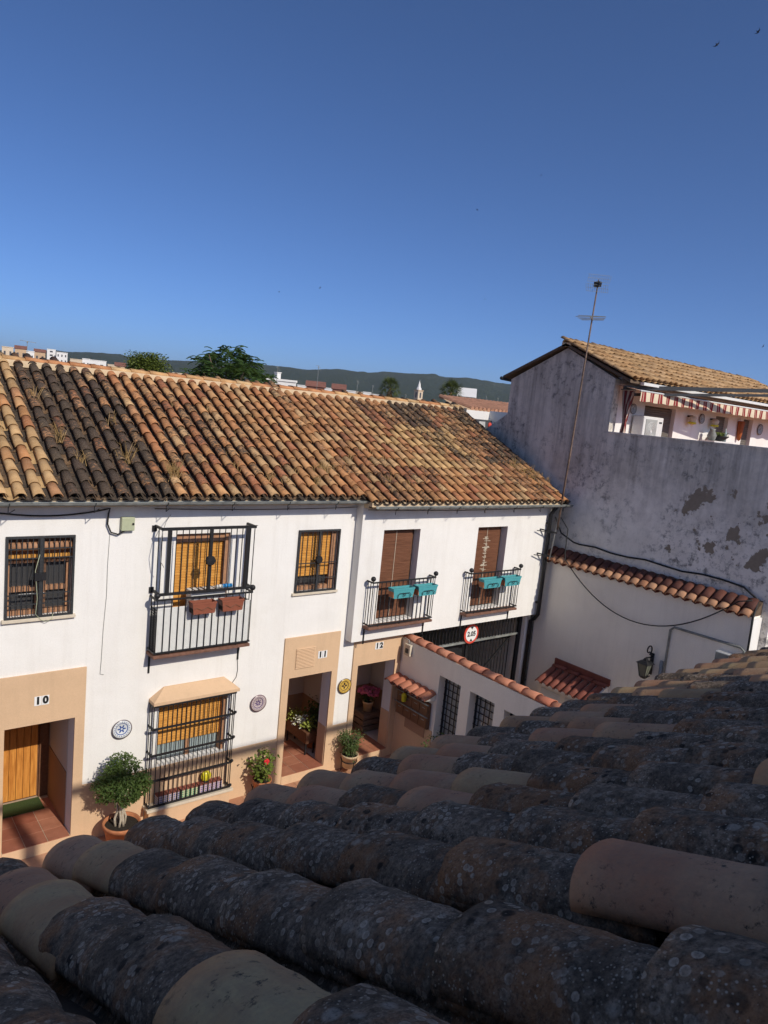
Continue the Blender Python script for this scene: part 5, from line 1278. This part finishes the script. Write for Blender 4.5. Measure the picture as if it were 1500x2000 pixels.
def palm(label, az, d, el, rad, seed):
    x, y = polar(az, d); zt = elz(el, d); t = thing('fan_palm', label, 'palm', (x, y, 0), 'fan palms behind the roof'); rg = random.Random(seed)
    b = MB(); b.tube([(x, y, 0), (x+.1, y, zt*.5), (x, y, zt-rad*.3)], [.30, .25, .24], 9); b.build('trunk', 'dark_bark', t, True)
    b = MB()
    def fan(b, a, e, L, droop):
        d_ = Vector((math.cos(a)*math.cos(e), math.sin(a)*math.cos(e), math.sin(e))); c = Vector((x, y, zt-.1)); h_ = c+d_*L*.52; s = d_.cross(Vector((0, 0, 1))).normalized()
        for k in range(11):
            th = (k-5)*.21; q = d_*math.cos(th)+s*math.sin(th); tip = h_+q*L*.62+Vector((0, 0, -L*(.10+.22*abs(th)+droop))); w_ = (s*math.cos(th)-d_*math.sin(th))*.042*rad/1.4
            b.add((h_, (h_+tip)/2+w_, tip, (h_+tip)/2-w_), ((0, 1, 2), (0, 2, 3)))
        b.bar(c, h_, .045, .03)
    for i in range(38): fan(b, i*2.4+rg.uniform(-.2, .2), -.55+1.95*(i/37)**.8, rad*rg.uniform(.85, 1.15), .08)
    sk = MB()
    for i in range(30): fan(sk, i*2.4, -1.35+rg.uniform(-.12, .25), rad*rg.uniform(.8, 1.05), .25)
    sk.build('dead_leaf_skirt', 'dry', t)
    b.build('crown', 'palm', t)
palm('dark fan palm left of the bell tower', 38.65, 95, .0275, 1.6, 71)
palm('broader fan palm right of the bell tower', 43.4, 85, .0300, 1.6, 72)
def block(name, label, az0, az1, d, el, mat, cat='building', group=None, depth=8, wins=(2, 2), roof=None, chim=False, zlow=0):
    xa, ya = polar(az0, d); xb, yb = polar(az1, d); t = thing(name, label, cat, ((xa+xb)/2, (ya+yb)/2, 0), group)
    A_ = Vector((xa, ya, 0)); B_ = Vector((xb, yb, 0)); u = (B_-A_).normalized(); n = Vector((-u.y, u.x, 0))
    if n.dot(Vector((xa, ya+12, 0))) < 0: n = -n
    z = elz(el, d); b = MB(); C_ = B_+n*depth; D_ = A_+n*depth; up_ = Vector((0, 0, z))
    b.add((A_, B_, C_, D_, A_+up_, B_+up_, C_+up_, D_+up_), ((0, 1, 5, 4), (1, 2, 6, 5), (2, 3, 7, 6), (3, 0, 4, 7), (4, 5, 6, 7))); b.build('wall', mat, t)
    W = (B_-A_).length; nx, nz = wins; vis = max(1.2, .012*d)
    for i in range(nx):
        for j in range(nz):
            w = W/nx*.34; h = vis*1.1/nz*.42; c = A_+u*(W*(i+.5)/nx)+Vector((0, 0, z-vis*1.1*(j+.55)/nz))-n*.03
            b = MB(); q = [c-u*w/2-Vector((0, 0, h/2)), c+u*w/2-Vector((0, 0, h/2)), c+u*w/2+Vector((0, 0, h/2)), c-u*w/2+Vector((0, 0, h/2))]
            b.add(q+[v+n*.05 for v in q], ((0, 1, 2, 3), (0, 4, 5, 1), (2, 6, 7, 3), (1, 5, 6, 2), (3, 7, 4, 0))); b.build('window', 'far_dark', t)
    if roof:
        b = MB(); o = .3; a, c, e, f_ = A_-u*o-n*o, B_+u*o-n*o, C_+u*o+n*o, D_-u*o+n*o; rz = Vector((0, 0, z+.05)); rh = Vector((0, 0, depth*.18)); m1, m2 = (a+f_)/2+rz+rh, (c+e)/2+rz+rh
        b.add((a+rz, c+rz, e+rz, f_+rz, m1, m2), ((0, 1, 5, 4), (2, 3, 4, 5), (0, 4, 3), (1, 2, 5), (3, 2, 1, 0))); b.build('roof', roof, t)
    else:
        b = MB(); e_ = .12
        for P_, Q_ in ((A_, B_), (B_, C_), (D_, A_)): b.bar(P_+up_+Vector((0, 0, .1)), Q_+up_+Vector((0, 0, .1)), .25, .25)
        b.build('roof_parapet', mat, t)
    if chim:
        c = A_.lerp(B_, .45)+n*1.5+up_; b = MB(); b.box(c.x-.3, c.x+.3, c.y-.3, c.y+.3, c.z-.1, c.z+1.0); b.box(c.x-.36, c.x+.36, c.y-.36, c.y+.36, c.z+1.001, c.z+1.1); b.build('chimney', mat, t)
    return t
block('apartment_block', 'tall white apartment tower at the far left skyline', 13.70, 14.25, 420, .0292, 'far_white', wins=(1, 3)); block('apartment_block', 'white apartment block stepping right of the far tower', 14.3, 15.02, 410, .0268, 'far_white', wins=(3, 2))
block('white_house', 'white flat-roofed house with chimney beside the dark tree', 28.75, 31.4, 95, .0206, 'far_white', wins=(3, 1), chim=True)
block('white_house', 'white house with rounded gable right of the second palm', 44.0, 45.2, 110, .0235, 'far_white', wins=(1, 1), roof='far_white')
TW = [(10.9, 11.6, 300, .0262, 'far_cream'), (11.7, 12.4, 340, .0258, 'far_ochre'), (12.4, 12.9, 280, .0240, 'far_white'), (12.9, 13.6, 360, .0245, 'far_ochre'), (15.2, 16.0, 380, .0205, 'far_cream'), (16.0, 16.5, 300, .0222, 'far_white'), (16.4, 17.6, 350, .0218, 'far_white'), (17.7, 18.3, 320, .0185, 'far_cream'), (18.2, 18.9, 300, .0180, 'far_ochre'), (22.2, 22.9, 310, .0165, 'far_cream'),
      (31.5, 32.2, 260, .0172, 'far_white'), (32.2, 33.6, 180, .0172, 'far_brick'), (33.6, 34.2, 220, .0168, 'far_white'), (34.2, 35.2, 190, .0170, 'far_brick'), (35.2, 36.0, 210, .0162, 'far_white'), (35.9, 36.6, 250, .0158, 'far_cream'), (36.6, 37.2, 230, .0165, 'far_white'), (37.2, 38.0, 270, .0150, 'far_white'), (39.3, 40.1, 200, .0125, 'far_white'), (40.1, 40.6, 240, .0118, 'far_cream'), (41.2, 42.8, 150, .0112, 'far_white'), (45.3, 46.0, 300, .0150, 'far_white'), (46.0, 46.8, 340, .0155, 'far_ochre'), (46.8, 47.7, 320, .0150, 'far_white')]
desc = {'far_white': 'white', 'far_cream': 'cream', 'far_ochre': 'ochre', 'far_brick': 'brick red'}
ordn = ['first', 'second', 'third', 'fourth', 'fifth', 'sixth', 'seventh', 'eighth', 'ninth', 'tenth', 'eleventh', 'twelfth', 'thirteenth']; cnt = {}
for i, (a0, a1, d, el, mt) in enumerate(TW):
    k = cnt.get(mt, 0); cnt[mt] = k+1
    block('town_house', '%s %s house from the left along the distant skyline' % (ordn[k], desc[mt]), a0, a1, d, el, mt, group='distant town houses', wins=(2, 1), roof='far_brick' if mt in ('far_ochre', 'far_brick') else None)
bt = thing('bell_tower', 'small stone bell tower with pale spire between the palms', 'tower', (*polar(40.88, 480), 0)); bx_, by_ = polar(40.88, 480); zt = elz(.0268, 480)
b = MB(); b.box(bx_-2.0, bx_+2.0, by_-2.0, by_+2.0, 0, zt-.6); b.build('shaft', 'far_cream', bt)
b = MB(); b.box(bx_-2.3, bx_+2.3, by_-2.3, by_+2.3, zt-.6, zt); b.box(bx_-2.2, bx_+2.2, by_-2.2, by_+2.2, zt-6.6, zt-6.1); b.build('cornice', 'far_ochre', bt)
b = MB(); b.lathe([(1.7, 0), (1.6, 1.2), (1.1, 1.6), (.8, 3.4), (.15, 5.6), (.001, 6.8)], (bx_, by_, zt), 8); b.build('spire', 'far_white', bt)
for dx, dy in ((0, -2.02), (-2.02, 0)):
    b = MB(); b.box(bx_+dx-(.65 if dx == 0 else .02), bx_+dx+(.65 if dx == 0 else .02), by_+dy-(.65 if dy == 0 else .02), by_+dy+(.65 if dy == 0 else .02), zt-5, zt-1.6); b.build('belfry_opening', 'far_dark', bt)
for az, d, el, lab in ((33.9, 3600, .0372, 'white villa high on the hill, left'), (36.1, 3650, .0402, 'white villa below the hill crest, middle'), (37.3, 3600, .0398, 'long white villa near the hill crest'), (46.6, 4050, .0452, 'white house on the crest above the right ridge')):
    x, y = polar(az, d); z = elz(el, d); b = MB(); b.box(x-11, x+11, y-6, y+6, z-14, z); b.box(x-3, x+5, y-4, y+4, z+.01, z+4); tag(b.build('hill_villa', 'far_white'), lab, 'villa', 'villas on the hill')
# low tiled building, white parapet, washing behind the right end of the roof
LB = thing('tiled_outbuilding', 'white outbuilding with red tile roof behind the right roof end', 'building', (22, 10, 0))
b = MB(); b.box(19.4, 21.6, 8.2, 8.5, 5.0, 8.16); b.box(21.3, 21.6, 7.0, 8.2, 5.0, 8.20); b.box(19.4, 19.7, 8.5, 9.2, 5, 8.3); b.build('white_parapet', 'far_white', LB)
b = MB(); b.box(19.4, 21.28, 8.05, 8.19, 4.5, 7.84); b.build('shade_painted_lower_wall', 'shade_grey', LB)  # wall coloured dark to paint in the shade below the parapet
b = MB(); b.box(20.6, 28, 9.6, 11, 4.5, 8.22); b.build('wall', 'far_cream', LB)
b = MB(); b.add([(20.2, 9.2, 8.22), (28.4, 9.2, 8.22), (28.4, 11.2, 8.62), (21.4, 11.2, 8.62), (20.2, 9.2, 8.12), (28.4, 9.2, 8.12)], ((0, 1, 2, 3), (0, 4, 5, 1))); lbr = b.build('roof', 'far_ochre', LB)
tb_ = MB(); tb_.tube([(0, 0, 0), (0, 2.0, .40)], .09, 6); tbm = tb_.mesh('tile_row', plain('red_tile_row', (0.50, 0.26, 0.16), .9, .3, 4))
for i in range(30): inst('tile_row', tbm, lbr, (21.3+.235*i, 9.18, 8.24))
b = MB(); b.tube([(16.9, 4.9, 7.83), (17.9, 4.2, 7.80)], .006, 5); tag(b.build('clothes_line', 'black_plastic'), 'thin clothes line behind the right roof end', 'clothes line')
b = MB(); b.add([(17.18, 4.72, 7.82), (17.34, 4.60, 7.82), (17.36, 4.6, 7.63), (17.20, 4.70, 7.61), (17.19, 4.735, 7.82), (17.35, 4.615, 7.82), (17.37, 4.615, 7.63), (17.21, 4.715, 7.61)], ((0, 1, 2, 3), (7, 6, 5, 4), (0, 4, 5, 1), (1, 5, 6, 2), (2, 6, 7, 3), (3, 7, 4, 0))); tag(b.build('towel', 'white_plastic'), 'white towel hung on the line behind the roof end', 'towel')
b = MB(); b.ball((17.46, 4.50, 7.70), .085, 10, 7, (1, .5, 1.1)); tag(b.build('red_cloth', 'red', None, True), 'bunched red cloth beside the white towel on the line', 'cloth')
b = MB(); b.box(15.9, 16.35, 3.58, 3.8, 6.5, 7.58); tag(b.build('small_chimney', 'cream'), 'stubby cream chimney beside the roof end', 'chimney')
# distant aerials
def aerial(label, az, d, el, h, kind=0):
    x, y = polar(az, d); z = elz(el, d); t = thing('rooftop_aerial', label, 'aerial', (x, y, z-h), 'distant rooftop aerials'); r_ = d*.00032
    b = MB(); b.tube([(x, y, z-h), (x, y, z)], r_, 5); b.build('mast', 'zinc', t); b = MB()
    if kind == 0:
        for k in range(4): b.bar((x-h*.16+k*h*.06, y-h*.06, z-h*.06*k), (x+h*.1+k*h*.03, y+h*.06, z-h*.06*k), r_, r_)
    else: b.bar((x-h*.45, y, z), (x+h*.55, y, z-h*.06), r_*1.6, r_*1.6); b.ball((x, y, z-.1), r_*3, 6, 4)
    b.build('elements', 'zinc', t)
for a in (('flat wide aerial at the far left skyline', 12.45, 60, .0362, 1.1, 1), ('small comb aerial right of the dark tree', 29.9, 60, .0392, 1.6), ('thin mast over the white chimney house', 33.0, 90, .0455, 3.0), ('short mast left of the first palm', 36.1, 110, .031, 2.4), ('paired comb aerial beside the first palm', 37.3, 70, .027, .9), ('small aerial between palm and bell tower', 39.9, 70, .0195, .9), ('aerial in front of the hill near the gable', 46.1, 80, .0275, 1.2), ('last aerial before the stained gable', 47.0, 80, .0262, 1.3)): aerial(*a)
# swifts
def bird(label, az, d, el, span, rot):
    x, y = polar(az, d); z = elz(el, d); b = MB(); c = Vector((0, 0, 0))
    b.tube([(0, -.09, 0), (0, -.03, .01), (0, .05, 0), (0, .12, 0)], [.008, .022, .02, .004], 6)
    for sg in (-1, 1): b.add([(sg*.01, -.05, .01), (sg*.01, .03, .01), (sg*.10, .0, .05), (sg*.22, .10, .02), (sg*.11, -.05, .045), (sg*.10, -.01, .06)], ((0, 1, 2, 4), (4, 2, 3), (0, 4, 5), (4, 3, 5)))
    o = b.build('swift', 'bird', None, False, (x, y, z)); o.rotation_euler = (rot, rot*.7, rot*2); o.scale = (span/.44,)*3; tag(o, label, 'bird', 'swifts in the sky')
for q in (('highest swift at the top right corner', 61.36, 30, .473, .30, .5), ('second swift below the top right corner', 58.93, 32, .4625, .30, .9), ('swift alone in the middle of the sky', 43.83, 40, .2644, .26, .2), ('left of two low swifts over the dark tree', 29.58, 45, .1352, .2, .6), ('right of two low swifts over the dark tree', 32.61, 45, .1467, .2, 1.2), ('tiny low swift left of the mast', 45.15, 50, .1526, .18, .3), ('small swift high above the mast', 48.21, 50, .3119, .18, .8), ('swift over the gable roof at the right edge', 64.85, 40, .1162, .24, 1.4)): bird(*q)
# dry weeds growing between the roof tiles
b = MB(); rg = random.Random(91)
def weed(x, s, h, n, ye=-.33, ze=6.117):
    p = slope_pt(x, s, .0, ye, ze, KR)
    for i in range(n):
        a = rg.uniform(0, 6.28); L = h*.8*rg.uniform(.4, 1.1); d_ = Vector((math.cos(a)*.45, math.sin(a)*.45, 1)).normalized(); q = p+Vector((rg.gauss(0, .04), rg.gauss(0, .04), 0)); e = q+d_*L; m_ = q.lerp(e, .6)+Vector((0, 0, .02)); s_ = d_.cross(Vector((.3, 1, .2))).normalized()*.005
        b.add((q-s_, q+s_, m_+s_, m_-s_, e), ((0, 1, 2, 3), (3, 2, 4)))
        for k in range(3): f_ = rg.uniform(.5, 1); r_ = q.lerp(e, f_); t_ = r_+Vector((rg.gauss(0, .05), rg.gauss(0, .05), rg.uniform(.0, .06))); b.add((r_-s_*.7, r_+s_*.7, t_), ((0, 1, 2),))
for x, s, h, n in ((3.45, 1.6, .5, 16), (3.6, .9, .35, 14), (4.4, 1.0, .55, 18), (5.05, .45, .6, 26), (5.15, .6, .5, 20), (4.5, 2.2, .4, 12), (6.4, .8, .32, 10), (7.0, .5, .28, 14), (7.3, .35, .25, 12), (8.0, .4, .3, 14), (8.3, .9, .35, 16), (8.45, .8, .4, 18), (9.9, .5, .3, 14), (10.5, .4, .26, 14), (3.3, 3.0, .4, 10)): weed(x, s, h, n)
for i in range(70): weed(rg.uniform(5.5, 15.2), rg.uniform(.15, 3.6), rg.uniform(.08, .2), 5)
for i in range(26): weed(rg.uniform(14.5, 15.3), rg.uniform(.3, 1.5), rg.uniform(.12, .35), 9)
tag(b.build('dry_weeds', 'dry'), 'dry straw weeds growing between the sunlit roof tiles', 'weeds', kind='stuff')

# ================================================================== AIR
hz = MB(); hz.box(-9100, 9100, -9100, 9100, -8, 235)
gz = bpy.data.materials.new('pale_air'); gz.use_nodes = True; nt = gz.node_tree; nt.nodes.clear()
pvn = nt.nodes.new('ShaderNodeVolumePrincipled'); pvn.inputs['Color'].default_value = (0.84, 0.91, 0.98, 1); pvn.inputs['Density'].default_value = 0.00008; pvn.inputs['Anisotropy'].default_value = 0.2
mo_ = nt.nodes.new('ShaderNodeOutputMaterial'); nt.links.new(pvn.outputs[0], mo_.inputs['Volume'])
tag(hz.build('haze', gz), kind='stuff')
